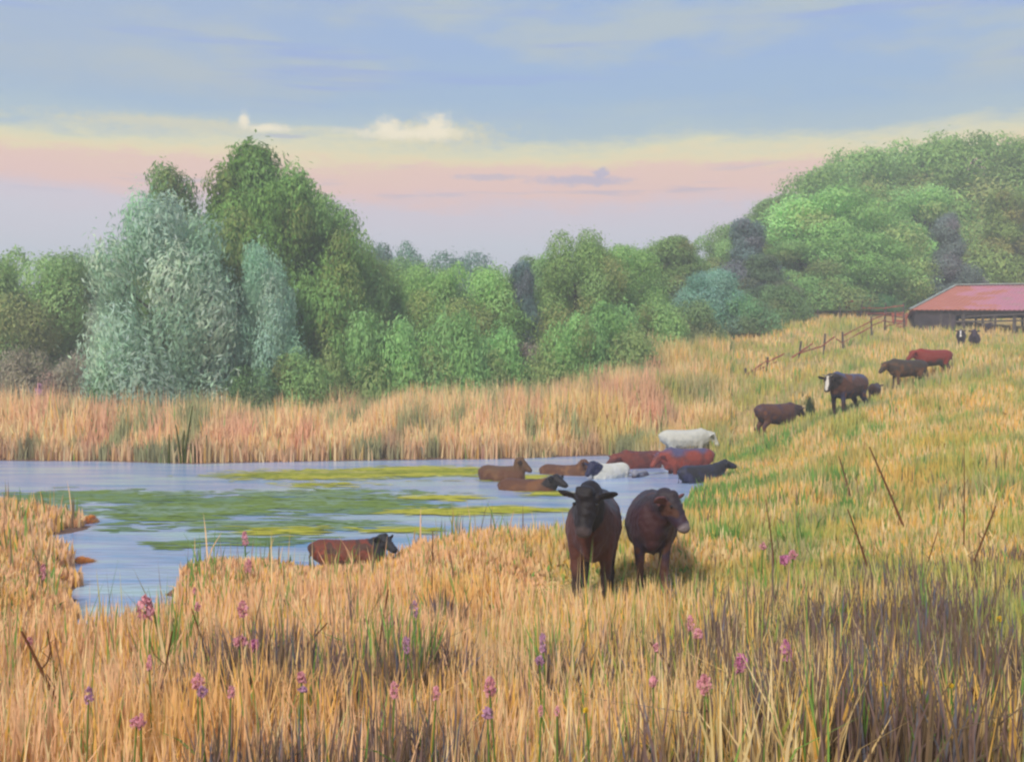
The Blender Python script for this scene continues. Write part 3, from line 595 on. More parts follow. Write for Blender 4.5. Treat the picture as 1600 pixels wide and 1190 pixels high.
def cow(label, pos, heading, scale, poll, face, colfun, voxel=.03, lying=False, horns=False, stance=0.0, topknot=False, eyes=True, group=None, name='cow', cat='cow', ears=.0, fat=1.0, sink=0.0):
    V = []; Fc = []; dz = -.58 if lying else 0.0
    sec = [(-.92, 1.10, .13, .14), (-.82, 1.04, .25, .27), (-.6, 1.0, .30, .34), (-.3, .95, .34, .38), (0, .93, .36, .40), (.28, .93, .35, .42), (.52, .97, .29, .40), (.72, 1.0, .20, .30)]
    chain(V, Fc, [(x, 0, z + dz, .17, ry * fat, rz) for x, z, ry, rz in sec], 4)
    ell(V, Fc, (.45, 0, 1.22 + dz), (.25, .12, .14)); ell(V, Fc, (-.72, 0, 1.20 + dz), (.18, .20, .13))
    poll = np.array(poll, float) + (0, 0, dz * (.85 if lying else 1)); f = unit(face); s = unit(np.cross((0, 0, 1), f)); u = np.cross(f, s)
    Mx = np.stack([f, s, u], 1)
    nb = np.array((.58, 0, 1.06 + dz)); mid = (nb + poll) / 2 + np.array((0, 0, -.05)); f0 = f; HS = 1.12
    chain(V, Fc, [(*nb, .24, .24, .34), (*mid, .19, .19, .27), (*(poll - f * .02 - u * .06), .15, .15, .18)], 5)
    ell(V, Fc, (.70, 0, .82 + dz), (.14, .13, .22))
    # head: poll, brow, cheeks, muzzle
    for t, ry, rz, dn in ((0, .115, .12, 0), (.08, .14, .145, .015), (.16, .135, .15, .03), (.24, .115, .135, .035), (.32, .10, .115, .035), (.38, .105, .10, .035), (.42, .10, .085, .035)):
        ell(V, Fc, poll + f * t - u * dn, (.085, ry, rz), Mx)
    ell(V, Fc, poll + u * .09 + f * .0, (.08, .09, .07), Mx)
    if topknot:
        for q in range(9): ell(V, Fc, poll + u * (.10 + .05 * random.random()) + s * random.uniform(-.09, .09) + f * random.uniform(-.02, .07), (.05, .05, .05), Mx)
    for sg in (-1, 1):
        e0 = poll + s * sg * .12 + u * .01 + f * .03; ed = unit(s * sg + u * (.05 + ears) - f * .22); ew = unit(np.cross(ed, f)); en = np.cross(ed, ew)
        ME = np.stack([ed, ew, en], 1)
        ell(V, Fc, e0 + ed * .03, (.06, .04, .04), ME); ell(V, Fc, e0 + ed * .13, (.13, .092, max(.028, voxel * 1.2)), ME)
    if not lying:
        for sg, st in ((-1, stance), (1, -stance)):
            chain(V, Fc, [(.50, sg * .17, .86, .14, .12, .2), (.50 + st * .4, sg * .17, .60, .085, .08, .09), (.50 + st * .7, sg * .165, .42, .075, .07, .08), (.49 + st, sg * .16, .12, .055, .055, .06), (.51 + st, sg * .16, .05, .065, .055, .05)], 5)
            st = -st
            chain(V, Fc, [(-.64, sg * .17, .96, .2, .14, .24), (-.56 + st * .3, sg * .18, .70, .15, .10, .15), (-.76 + st * .7, sg * .17, .48, .085, .07, .09), (-.72 + st, sg * .165, .14, .055, .055, .06), (-.69 + st, sg * .165, .05, .065, .055, .05)], 5)
    else:
        for sg in (-1, 1):
            chain(V, Fc, [(.50, sg * .24, .30, .13, .1, .15), (.80, sg * .27, .10, .07, .06, .07), (.52, sg * .30, .06, .05, .05, .05)], 5)
            chain(V, Fc, [(-.55, sg * .28, .34, .22, .14, .22), (-.25, sg * .36, .16, .12, .08, .12), (-.55, sg * .38, .07, .06, .05, .06), (-.30, sg * .42, .06, .05, .05, .05)], 5)
    tr_ = max(.028, voxel * .95)
    tz = 1.14 + dz; chain(V, Fc, [(-.94, 0, tz, tr_ * 1.4, tr_ * 1.4, tr_ * 1.4), (-1.03, .01, tz - .25, tr_, tr_, tr_), (-1.03, .03, max(.12, tz - .62), tr_, tr_, tr_), (-1.02, .03, max(.07, tz - .78), tr_ * 1.5, tr_ * 1.5, tr_ * 2)], 6)
    me = remesh(V, Fc, voxel, 14 if voxel < .02 else 5); n = len(me.vertices); co = np.empty(n * 3, np.float32); me.vertices.foreach_get('co', co); co = co.reshape(-1, 3)
    # tousled coat
    nn = np.array([mnoise.noise(Vector(c) * 14) for c in co.tolist()]); nr = np.empty(n * 3, np.float32); me.vertices.foreach_get('normal', nr); nr = nr.reshape(-1, 3)
    co2 = co + nr * (nn * .010)[:, None]; me.vertices.foreach_set('co', co2.ravel())
    hl = co - poll; lf = hl @ f; lu = hl @ u; ls = hl @ s; isear = (np.abs(ls) > .135) & (lf < .2) & (lf > -.15) & (np.abs(lu) < .16)
    ishead = (lf > -.06) & (lf < .6) & (np.abs(ls) < .16) & (lu > -.2) & (lu < .25)
    n1 = np.array([mnoise.noise(Vector(c) * 3.1 + Vector((scale * 50, heading, 0))) for c in co.tolist()]); n2 = np.array([mnoise.noise(Vector(c) * 7 + Vector((9, heading, 3))) for c in co.tolist()])
    col = colfun(co[:, 0], co[:, 1], co[:, 2], ishead, isear, lf, lu, ls, n1, n2, dz)
    a = me.color_attributes.new('Col', 'FLOAT_COLOR', 'POINT'); c4 = np.ones((n, 4), np.float32); c4[:, :3] = np.clip(col, .003, .9); a.data.foreach_set('color', c4.ravel())
    me.materials.clear(); me.materials.append(M_coat); me.name = 'body'; me.polygons.foreach_set('use_smooth', np.ones(len(me.polygons), bool))
    root = link(name, None, loc=(pos[0], pos[1], pos[2] - sink), rz=R(heading)); root.scale = (scale,) * 3; tag(root, label, cat, group)
    link('body', me, root)
    if eyes:
        for sg in (-1, 1):
            b = bmesh.new(); bmesh.ops.create_icosphere(b, subdivisions=2, radius=.021); e = bpy.data.meshes.new('eye'); b.to_mesh(e); b.free(); e.materials.append(M_eye)
            link('eye', e, root, loc=tuple(poll + f * .13 + s * sg * .132 + u * .045))
    if horns:
        for sg in (-1, 1):
            v_ = []; f_ = []; p = poll + s * sg * .07 + u * .11; d = unit(s * sg + u * .5); q = p
            for i in range(7):
                ell(v_, f_, q, (.028 * (1 - i * .12),) * 3); q = q + d * .04; d = unit(d + u * .18 + f * .05)
            h = remesh(v_, f_, .012, 2); h.materials.clear(); h.materials.append(M_horn); h.name = 'horn'; link('horn', h, root)
    return root
def mixc(a, b, t): t = np.clip(t, 0, 1)[:, None]; return a * (1 - t) + np.array(b) * t
def coat(main, second=None, head=None, legs=None, blaze=None, muzzle=None, belly=None, ear=None, back=None, patch=None, pth=.15):  # bluish tones passed in put shade and highlights into the coat colour
    def fn(x, y, z, hd, er, lf, lu, ls, n1, n2, dz):
        c = np.tile(np.array(main, float), (len(x), 1)); z = z - dz
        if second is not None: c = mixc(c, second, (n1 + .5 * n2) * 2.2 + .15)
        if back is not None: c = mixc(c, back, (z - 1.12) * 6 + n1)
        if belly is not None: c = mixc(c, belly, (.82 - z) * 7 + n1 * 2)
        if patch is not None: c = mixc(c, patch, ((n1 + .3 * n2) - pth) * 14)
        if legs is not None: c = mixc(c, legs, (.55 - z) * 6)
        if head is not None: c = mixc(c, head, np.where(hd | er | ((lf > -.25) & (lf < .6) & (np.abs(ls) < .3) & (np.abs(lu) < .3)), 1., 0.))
        if muzzle is not None: c = mixc(c, muzzle, np.where(hd, (lf - .38) * 25, 0) * (np.abs(lu + .02) < .2))
        if blaze is not None: c = mixc(c, blaze, np.where(hd & (lu > .0) & (np.abs(ls) < .04 + n2 * .03) & (lf > .03), 1., 0.))
        if ear is not None: c = mixc(c, ear, er * .8)
        return c
    return fn
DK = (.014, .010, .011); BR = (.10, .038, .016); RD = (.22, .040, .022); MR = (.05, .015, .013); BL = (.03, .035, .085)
UP = (.98, 0, 1.38)                                   # poll of a raised head
def at(px, D, dz=0.0): p = G(px, D); return (p.x, p.y, p.z + dz)
front = 'cattle standing in the grass in front'; wade = 'cattle cooling off in the pond'; hillg = 'cattle grazing up the hillside'
# front pair, facing the viewer
cow('black-headed dark brown cow facing us with both ears spread, left of the front pair', at(928, 13.6), -98, 1.03, (1.00, .0, 1.40), (.42, -.12, -.88),
    coat((.075, .024, .016), (.11, .034, .016), head=DK, legs=(.03, .016, .014), muzzle=(.06, .042, .042), back=(.02, .014, .014)), .017, topknot=True, stance=.10, group=front, fat=.97)
cow('maroon cow with pale muzzle and head turned aside, right of the front pair', at(1018, 14.6), -97, .96, (.88, .22, 1.34), (.30, .48, -.76),
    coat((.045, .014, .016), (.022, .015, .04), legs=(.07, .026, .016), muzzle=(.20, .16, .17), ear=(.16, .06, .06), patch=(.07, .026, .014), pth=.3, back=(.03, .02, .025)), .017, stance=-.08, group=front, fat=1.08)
cow('small red-brown calf with black head lying in the grass at the water edge', at(548, 16.5), -6, .62, (.82, .02, 1.26), (.6, -.35, -.4),
    coat((.13, .035, .018), RD, head=(.02, .02, .025), patch=(.07, .03, .02), pth=.2), .022, lying=True, name='calf', cat='calf')
# in the pond
def inpond(px, D, show): return ((px - CX) / F * D, D, show - 1.36)
cow('brown cow in deep water with raised head, leftmost of the pond herd', inpond(786, 33.0, .56), -42, .95, (.74, .0, 1.50), (.6, .35, -.55), coat(BR, (.16, .075, .03), back=(.11, .055, .022)), .035, group=wade, eyes=False)
cow('brown calf deep in the water near the far bank, left of the black-and-white one', inpond(882, 35.5, .42), -38, .95, (.80, 0, 1.42), (.7, .3, -.4), coat(BR, (.18, .08, .03)), .035, group=wade, eyes=False)
cow('brown cow sunk to its back behind the front pair', inpond(826, 29.8, .46), -30, .92, (.92, 0, 1.38), (.75, -.2, -.3), coat(BR, (.15, .06, .02), head=DK), .035, group=wade, eyes=False)
cow('black and white cow wading with its dark head towards us', inpond(952, 34.2, .62), 226, .90, (.92, 0, 1.32), (.6, 0, -.6),
    coat((.62, .60, .52), head=(.02, .02, .055), patch=(.66, .64, .58)), .03, group=wade, eyes=False)
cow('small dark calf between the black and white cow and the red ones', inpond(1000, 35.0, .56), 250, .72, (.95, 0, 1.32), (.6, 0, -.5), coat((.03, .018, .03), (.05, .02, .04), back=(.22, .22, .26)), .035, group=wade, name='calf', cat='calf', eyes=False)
cow('red-brown cow wading at the far bank left of the other red one', inpond(1000, 38.5, .64), 205, 1.0, (1.02, 0, 1.12), (.8, .1, -.5), coat((.16, .035, .022), (.10, .028, .022)), .035, group=wade, eyes=False)
cow('red cow with a bluish highlight coloured on its back standing in the shallows before the white one', inpond(1072, 36.0, .86), 200, 1.0, (1.0, 0, 1.1), (.7, .1, -.7), coat((.24, .045, .028), (.15, .035, .025), back=(.08, .07, .14)), .03, group=wade, eyes=False)  # bluish back tone is a highlight put into the coat
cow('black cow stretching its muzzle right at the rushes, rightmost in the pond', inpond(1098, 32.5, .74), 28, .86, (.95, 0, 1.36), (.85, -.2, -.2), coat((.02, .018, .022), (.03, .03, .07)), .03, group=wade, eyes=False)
cow('white cow standing on the bank above the red ones', at(1072, 41.0, -.12), 8, 1.0, (1.0, .0, 1.12), (.5, -.15, -.8), coat((.48, .47, .42), (.40, .40, .37), back=(.50, .49, .44), legs=(.5, .48, .42)), .03, group=hillg, eyes=False)
# on the hill
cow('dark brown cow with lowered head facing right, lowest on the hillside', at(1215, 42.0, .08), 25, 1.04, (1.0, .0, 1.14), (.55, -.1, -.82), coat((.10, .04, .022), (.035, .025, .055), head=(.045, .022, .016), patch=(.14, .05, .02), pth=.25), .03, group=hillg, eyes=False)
cow('big dark cow with horns and a white blaze looking at us from the hillside', at(1324, 39.5, .0), 222, 1.18, (1.0, .0, 1.18), (.55, .12, -.75),
    coat((.09, .035, .018), (.045, .025, .02), head=(.03, .02, .016), belly=(.03, .03, .07), legs=(.045, .022, .016), back=(.07, .08, .15), blaze=(.55, .50, .44), patch=(.14, .05, .02), pth=.3), .025, group=hillg, horns=True)  # blue belly and back: shade and highlight painted into the coat
cow('small dark calf half hidden behind the big horned cow', at(1367, 42.0, .25), 60, .60, (1.0, 0, 1.2), (.7, 0, -.6), coat((.05, .025, .02)), .04, group=hillg, name='calf', cat='calf', eyes=False)
cow('dark cow with brown flank grazing in front of the red one', at(1416, 48.6, -.06), 192, 1.0, (1.02, 0, 1.10), (.65, 0, -.7), coat((.045, .03, .02), (.13, .055, .02), back=(.05, .035, .02)), .035, group=hillg, eyes=False)
cow('red cow with tail swung out, behind the dark grazing one', at(1457, 50.2, .0), 192, .98, (1.0, 0, 1.16), (.7, 0, -.6), coat((.20, .028, .018), belly=(.045, .035, .028), back=(.24, .03, .018)), .035, group=hillg, eyes=False)
cow('dark cow with white face walking down towards us from the shed', at(1502, 72), 246, .92, (1.0, 0, 1.22), (.5, 0, -.8), coat((.035, .022, .035), blaze=(.7, .68, .66), muzzle=(.6, .58, .56)), .04, group=hillg, eyes=False)
cow('purple-brown cow with spread ears nearest the shed rails', at(1523, 75), 246, 1.12, (1.0, 0, 1.36), (.6, 0, -.7), coat((.045, .025, .04), ear=(.03, .02, .03)), .04, group=hillg, eyes=False)
cow('tiny calf standing under the shed rail', at(1545, 81.5), 265, .55, (1.0, 0, 1.2), (.5, 0, -.8), coat((.05, .03, .045)), .05, group=hillg, name='calf', cat='calf', eyes=False)

# ------------------------------------------------------------------ shed
def boxm(name, size, mat, parent, loc, rot=(0, 0, 0), bev=.01, jit=0):
    b = bmesh.new(); bmesh.ops.create_cube(b, size=1); bmesh.ops.scale(b, vec=size, verts=b.verts)
    if jit:
        bmesh.ops.subdivide_edges(b, edges=[e for e in b.edges if e.calc_length() > max(size) * .8], cuts=5)
        for v in b.verts: v.co += Vector((random.uniform(-jit, jit),) * 3)
    if bev: bmesh.ops.bevel(b, geom=list(b.edges), offset=bev, segments=1, affect='EDGES')
    me = bpy.data.meshes.new(name); b.to_mesh(me); b.free(); me.materials.append(mat); o = link(name, me, parent, loc=loc); o.rotation_euler = rot; return o
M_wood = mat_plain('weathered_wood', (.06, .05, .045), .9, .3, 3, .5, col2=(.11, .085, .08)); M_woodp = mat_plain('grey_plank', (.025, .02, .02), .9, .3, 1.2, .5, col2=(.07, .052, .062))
M_red = mat_plain('red_painted_wood', (.38, .08, .05), .85, .3, 4, .4, col2=(.26, .09, .06)); M_trim = mat_plain('roof_trim', (.26, .29, .27), .7, .2, 2, .2)
m, t_ = newmat('rusty_sheet_roof'); n_ = t_.nodes; l_ = t_.links
o_ = n_.new('ShaderNodeOutputMaterial'); b_ = n_.new('ShaderNodeBsdfPrincipled'); l_.new(b_.outputs[0], o_.inputs[0]); b_.inputs['Roughness'].default_value = .6
g_ = n_.new('ShaderNodeTexCoord'); mp = n_.new('ShaderNodeMapping'); mp.inputs['Scale'].default_value = (.34, .7, 1.0); l_.new(g_.outputs['Object'], mp.inputs[0])
z1 = n_.new('ShaderNodeTexNoise'); z1.inputs['Scale'].default_value = 1.6; z1.inputs['Detail'].default_value = 5; l_.new(mp.outputs[0], z1.inputs['Vector'])
sx_ = n_.new('ShaderNodeSeparateXYZ'); l_.new(g_.outputs['Object'], sx_.inputs[0])
mr = n_.new('ShaderNodeMapRange'); mr.inputs[1].default_value = 0; mr.inputs[2].default_value = 12; mr.inputs[3].default_value = -.34; mr.inputs[4].default_value = .34; l_.new(sx_.outputs[0], mr.inputs[0])
ad = n_.new('ShaderNodeMath'); ad.operation = 'ADD'; l_.new(z1.outputs[0], ad.inputs[0]); l_.new(mr.outputs[0], ad.inputs[1])
r_ = n_.new('ShaderNodeValToRGB'); e_ = r_.color_ramp.elements
e_[0].position = .30; e_[0].color = (*s2l((172, 106, 90)), 1); e_[1].position = .9; e_[1].color = (*s2l((170, 112, 104)), 1)
for p_, c_ in ((.42, (176, 110, 90)), (.5, (182, 120, 132)), (.62, (178, 116, 134)), (.76, (166, 124, 124))): k_ = e_.new(p_); k_.color = (*s2l(c_), 1)
l_.new(ad.outputs[0], r_.inputs[0]); l_.new(r_.outputs[0], b_.inputs['Base Color']); M_roof = m
SX, SY = (1430 - CX) / F * 84, 84.0; LEN = 15.0; DEP = 7.5; EZ = EYE + (HY - 484) / F * 84; RZ = EYE + (HY - 449) / F * 88
gz = hz(SX + 3, SY)
shed = link('cattle_shed', None, loc=(SX, SY, gz), rz=R(-18)); tag(shed, 'long open cattle shed with a faded pink and orange tin roof on the hill', 'shed')
ez = EZ - gz; rz_ = RZ - gz; ri = 3.2
b = bmesh.new()
def sheet(P4, nu=40, amp=.03):      # a corrugated roof plane P4 = eave a, eave b, top b, top a, 4 cm thick
    A_, B_, C_, D_ = (np.array(p, float) for p in P4); nrm = unit(np.cross(B_ - A_, D_ - A_)); rows = []
    for k in range(nu + 1):
        u_ = k / nu; off = nrm * amp * (1 if k % 2 else -1)
        lo = A_ + (B_ - A_) * u_ + off; hi_ = D_ + (C_ - D_) * u_ + off; rows.append([b.verts.new(lo), b.verts.new(hi_), b.verts.new(hi_ - nrm * .05), b.verts.new(lo - nrm * .05)])
    for r0, r1 in zip(rows[:-1], rows[1:]):
        for q in range(4): b.faces.new((r0[q], r1[q], r1[(q + 1) % 4], r0[(q + 1) % 4]))
    b.faces.new(rows[0]); b.faces.new(rows[-1][::-1])
ov = .35; sag = .0
sheet([(-ov, -ov, ez), (LEN, -ov, ez - .40), (LEN, DEP / 2, rz_ - .15), (ri, DEP / 2, rz_)], 90)
sheet([(LEN, DEP + ov, ez), (-ov, DEP + ov, ez), (ri, DEP / 2, rz_), (LEN, DEP / 2, rz_)], 90)
sheet([(-ov, DEP + ov, ez), (-ov, -ov, ez), (ri, DEP / 2 - .01, rz_), (ri, DEP / 2 + .01, rz_)], 30)
bmesh.ops.recalc_face_normals(b, faces=b.faces); me = bpy.data.meshes.new('roof'); b.to_mesh(me); b.free(); me.materials.append(M_roof); roof = link('roof', me, shed)
boxm('ridge_cap', (LEN - ri + .3, .35, .10), M_trim, shed, ((LEN + ri) / 2, DEP / 2, rz_ - .01), (0, .015, 0))
hp = Vector((ri + ov, DEP / 2 + ov, rz_ - ez)); rot = hp.to_track_quat('X', 'Z').to_euler()
boxm('hip_cap', (hp.length, .30, .08), M_trim, shed, ((-ov + ri) / 2, (-ov + DEP / 2) / 2, (ez + rz_) / 2 + .06), tuple(rot))
boxm('eave_beam', (LEN, .16, .30), M_wood, shed, (LEN / 2, .1, ez - .40), (0, .026, 0))
boxm('eave_beam', (LEN, .16, .28), M_wood, shed, (LEN / 2, DEP - .1, ez - .2))
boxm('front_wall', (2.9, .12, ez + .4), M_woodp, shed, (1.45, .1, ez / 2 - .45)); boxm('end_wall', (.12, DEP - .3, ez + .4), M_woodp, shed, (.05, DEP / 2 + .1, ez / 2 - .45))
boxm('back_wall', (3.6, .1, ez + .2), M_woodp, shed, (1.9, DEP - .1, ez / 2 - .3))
for px in (1468, 1482, 1501, 1529, 1547, 1574, 1593, 1618, 1650, 1690):
    x = (px - 1430) / F * 83; w_ = .24 if px in (1501, 1574) else .16
    boxm('post', (w_, .18, ez + .5), M_wood, shed, (x, .1, ez / 2 - .35), (0, random.uniform(-.03, .03), 0), jit=.01)
for x in (5, 8.5, 12, 15.5): boxm('post', (.18, .18, ez + .3), M_wood, shed, (x, DEP - .1, ez / 2 - .2))
boxm('rail', (LEN - 3, .06, .13), M_wood, shed, (LEN / 2 + 1.4, -.03, .52), (0, .004, 0), jit=.012)
boxm('rail', (5.5, .06, .10), M_wood, shed, (6.4, -.04, .98), (0, -.03, 0), jit=.012)
for x in (5.7, 8.1): boxm('brace', (1.1, .08, .12), M_wood, shed, (x, .0, ez - .6), (0, .7 if x > 6 else -.7, 0))

# ------------------------------------------------------------------ fences
def fence(label, posts, rails, name='rail_fence', h=1.15):
    b0 = G(*posts[0][:2]); root = link(name, None, loc=b0); tag(root, label, 'fence'); W_ = []
    for (px, D, hh, tilt) in posts:
        g_ = G(px, D); W_.append(g_); boxm('post', (.10, .09, hh + .4), M_wood, root, g_ - b0 + Vector((0, 0, hh / 2 - .2)), (random.uniform(-.05, .05), tilt, .2), jit=.012)
    for (i, j, za, zb) in rails:
        a = W_[int(i)] + (W_[min(int(i) + 1, len(W_) - 1)] - W_[int(i)]) * (i - int(i)) + Vector((0, -.08, za)); c = W_[int(j)] + (W_[min(int(j) + 1, len(W_) - 1)] - W_[int(j)]) * (j - int(j)) + Vector((0, -.08, zb))
        d = c - a; boxm('rail', (d.length, .04, .075), M_red, root, (a + c) / 2 - b0, tuple(d.to_track_quat('X', 'Z').to_euler()), jit=.02)
    return root
fence('broken rail fence climbing the hill to the shed', [(1165, 61, .55, 0), (1199, 63, .75, .05), (1249, 66, 1.25, .16), (1288, 68.5, 1.35, .07), (1317, 70.5, 1.1, -.05), (1362, 74, 1.3, 0), (1383, 76, 1.3, 0), (1399, 77.5, 1.3, .03), (1413, 79.5, 1.3, 0)],
      [(0, 1, .15, .55), (0.3, 1.3, .2, .35), (1.0, 1.5, .45, .7), (1.75, 2.5, .35, .9), (2, 3, .5, .62), (2.8, 3.55, .55, .95), (3.6, 4, .8, .35), (4, 5, .42, .60), (4, 5, .85, 1.0), (5, 6, .65, .7), (5, 6, 1.05, 1.1), (6, 8, .6, .6), (6, 8, 1.05, 1.05), (5.9, 7, .3, .35)])
fence('far fence of thin posts along the top of the dry grass', [(1241, 84, 1.2, 0), (1278, 87, 1.0, 0), (1312, 89, 1.0, .05), (1346, 90, 1.5, .12), (1384, 91, 1.1, 0), (1412, 91, 1.2, 0)],
      [(3, 4, .8, .65), (4, 5, .7, .95), (3.2, 5, .3, .35)])
def gate(label, px, D, w, h):
    g_ = G(px, D); root = link('field_gate', None, loc=g_); tag(root, label, 'gate')
    for sx in (-1, 1): boxm('stile', (.12, .08, h + .2), M_red, root, (sx * w / 2, 0, h / 2), (0, .08 * sx, 0), jit=.015)
    for q in (.25, .6, .95): boxm('bar', (w, .05, .16), M_red, root, (0, -.04, h * q), (0, random.uniform(-.1, .1), 0), jit=.015)
    boxm('brace', (math.hypot(w, h) * .9, .04, .10), M_red, root, (0, -.09, h / 2), (0, -math.atan2(h, w) * .8, 0))
gate('leaning red gate by itself at the top of the dry grass', 1341, 91.5, 1.9, 1.25); gate('small dark red gate against the left end of the shed', 1406, 80, .95, 1.25)

# ------------------------------------------------------------------ flowers, stalks, rushes
def ribbon(V, Q, pts, w0, w1):
    n = len(pts); b = len(V)
    for i, p in enumerate(pts):
        w = w0 + (w1 - w0) * i / (n - 1); p = np.array(p, float)
        for k in range(4): a = math.pi / 2 * k; V.append(p + np.array((math.cos(a), math.sin(a), 0)) * w)
    for i in range(n - 1):
        for k in range(4): a = b + i * 4 + k; c = b + i * 4 + (k + 1) % 4; Q.append((a, c, c + 4, a + 4))
def vmesh(name, V, Q, col, mat): return fast_mesh(name, np.array(V), np.array(Q), None, np.tile(np.array(col), (len(V), 1)) * np.random.default_rng(len(V)).uniform(.8, 1.2, (len(V), 1)), [mat])
FG = 0
def flower(px, py, label, col, w=.075, hgt=.11, stem=.86, d0=3.6, spike=False, name='thistle_flower', group='pink thistle flowers in the foreground', cat='flower'):
    global FG
    FG += 1; r = random.Random(FG); base = hit(px, py, stem, d0)
    if base.y < 30: k_ = base.y / 8 * 1.1; w *= k_; hgt *= k_
    V = []; Q = []; lean = r.uniform(-.06, .06)
    ribbon(V, Q, [(lean * (1 - t) * 1.2, 0, stem * t) for t in (0, .3, .6, 1)], .006 * base.y / 8 + .001, .004 * base.y / 8 + .001)
    root = link(name, None, loc=base); tag(root, label, cat, group)
    link('stem', vmesh('stem', V, Q, PAL['green'] * .8, M_petal), root)
    V = []; Q = []; g = np.random.default_rng(FG); n = 90
    for k in range(n):
        t = g.random(); a = g.uniform(0, 6.28); rad = w / 2 * math.sin(math.pi * min(1, .12 + .88 * t)) ** .6 * g.uniform(.5, 1.05) if not spike else w / 2 * (1.05 - t) * g.uniform(.5, 1)
        c = np.array((math.cos(a) * rad, math.sin(a) * rad, stem + hgt * (t - .35))); o1 = g.normal(0, w * .10, 3); o2 = g.normal(0, w * .10, 3); o2[2] += hgt * .10
        b_ = len(V); V += [c - o1, c + o2, c + o1, c - o2]; Q.append((b_, b_ + 1, b_ + 2, b_ + 3))
    link('flower_head', vmesh('flower_head', V, Q, np.array(col), M_petal), root)
    V = []; Q = []
    for k in range(1):
        a = g.uniform(0, 6.28); z = stem * g.uniform(.2, .7); l_2 = .16; d = np.array((math.cos(a), math.sin(a), .9)); ribbon(V, Q, [np.array((0, 0, z)) + d * l_2 * t * (1, 1, 1 - .4 * t) for t in (0, .5, 1)], .012, .002)
    link('leaf', vmesh('leaf', V, Q, PAL['green'], M_petal), root)
PK, PP, MG = s2l((220, 158, 168)), s2l((190, 146, 174)), s2l((206, 132, 170))
FL = [(228, 955, PK, .13, .17, 'large pink flower head beside the end of the inlet'), (380, 955, PK, .08, .12, 'pink flower halfway between the inlet and the brown calf'), (376, 1004, PK, .10, .08, 'pink flower cluster under the tall green blades'),
 (398, 1010, MG, .09, .07, 'mauve flower touching the pink cluster under the tall green blades'), (310, 1068, PK, .09, .10, 'bright pink flower above the dark clump in the left foreground'), (316, 1082, PP, .08, .07, 'purple lower bloom of the left foreground pair'), (362, 1085, PK, .06, .10, 'small pink flower at the left rim of the large dark clump'),
 (472, 1062, PK, .07, .09, 'pink flower right of the large dark clump'), (474, 1079, PP, .07, .04, 'purple bloom under the pink one right of the dark clump'), (612, 975, PK, .05, .10, 'narrow pink flower left of the slate purple ones'),
 (648, 955, PP, .06, .12, 'slate purple flower below the lying calf'), (635, 1010, PP, .06, .12, 'slate purple flower beside the tall dark tuft'), (617, 1080, PK, .07, .12, 'pink flower at the left rim of the middle dark clump'),
 (682, 1086, PK, .06, .10, 'pink flower at the right rim of the middle dark clump'), (765, 1078, PK, .10, .14, 'pink flower on its own right of the middle dark clump'), (140, 1090, PP, .07, .12, 'pale mauve flower low in the left foreground'),
 (222, 1142, PK, .06, .12, 'tall narrow pink flower near the bottom left'), (215, 1180, PK, .10, .08, 'pink flower touching the bottom edge at left'), (235, 1040, PK, .05, .12, 'faint pink flower left of the grey dead stem'), (48, 1002, PK, .05, .06, 'tiny pink flower near the left edge'),
 (305, 925, PK, .03, .06, 'tiny pink flower above the pale grass right of the inlet'), (309, 950, PK, .05, .06, 'small pink flower right of the inlet end'), (848, 1008, PP, .06, .14, 'violet flower in front of the black-headed cow'), (843, 1032, PP, .07, .06, 'dark violet bloom below the violet flower'),
 (1078, 978, PK, .06, .12, 'pale pink flower in front of the maroon cow'), (1090, 992, PK, .08, .08, 'brighter pink flower in front of the maroon cow'), (1157, 1040, MG, .10, .14, 'big magenta flower in the middle of the right foreground'), (1227, 1022, MG, .08, .16, 'tall magenta flower at the edge of the shade-coloured grass'),
 (1100, 1075, PK, .11, .14, 'broad faded pink flower over the shade-coloured grass'), (1020, 1068, PK, .06, .08, 'small pink flower left of the shade-coloured grass'), (1025, 1012, PK, .05, .06, 'tiny pink flower at the tip of the slanting brown stalk'), (1192, 855, PK, .05, .05, 'tiny faint pink flower up the slope'),
 (1226, 876, MG, .10, .06, 'pink flower on the slope right of the maroon cow'), (1238, 868, PK, .07, .07, 'paler pink bloom on the slope above the other'), (870, 1168, PK, .04, .07, 'small bright pink flower at the bottom centre'), (845, 1130, PK, .04, .08, 'faint pink flower near the bottom centre'),
 (762, 1140, PP, .08, .08, 'mauve flower near the bottom left of centre')]
for px, py, col, w, h, lab in FL: flower(px, py, lab, col, w * .85, h * .85)
for px, py, lab in ((383, 845, 'pink flower standing at the water edge left of the calf'), (388, 888, 'pink flower just below the water edge left of the calf'), (68, 896, 'faint mauve flower on the left bank of the inlet')): flower(px, py, lab, PK, .05, .09, .4, 9)
for px, py, c_, w, h, lab in ((62, 625, PP, .8, 1.2, 'mauve bloom at the left end of the far reeds'), (262, 615, s2l((140, 92, 190)), .55, 1.5, 'tall violet bloom in front of the large willow'), (298, 622, MG, .3, .7, 'small magenta bloom above the green rushes'), (410, 610, MG, .3, .8, 'small magenta bloom under the small willow'),
      (468, 617, MG, .7, .8, 'magenta bloom under the tall dark trees'), (540, 604, MG, 1.1, 1.3, 'largest magenta bloom along the reed tops'), (553, 598, PP, .5, 1.2, 'violet bloom beside the largest magenta one'), (645, 592, s2l((140, 92, 180)), .5, 1.1, 'violet bloom below the bright green shrubs'), (128, 600, PP, .5, .8, 'dull violet bloom in the brush at left')):
    flower(px, py, lab, c_, w, h, 1.9, 50, True, 'loosestrife', 'loosestrife blooming along the far reeds', 'flowering plant')
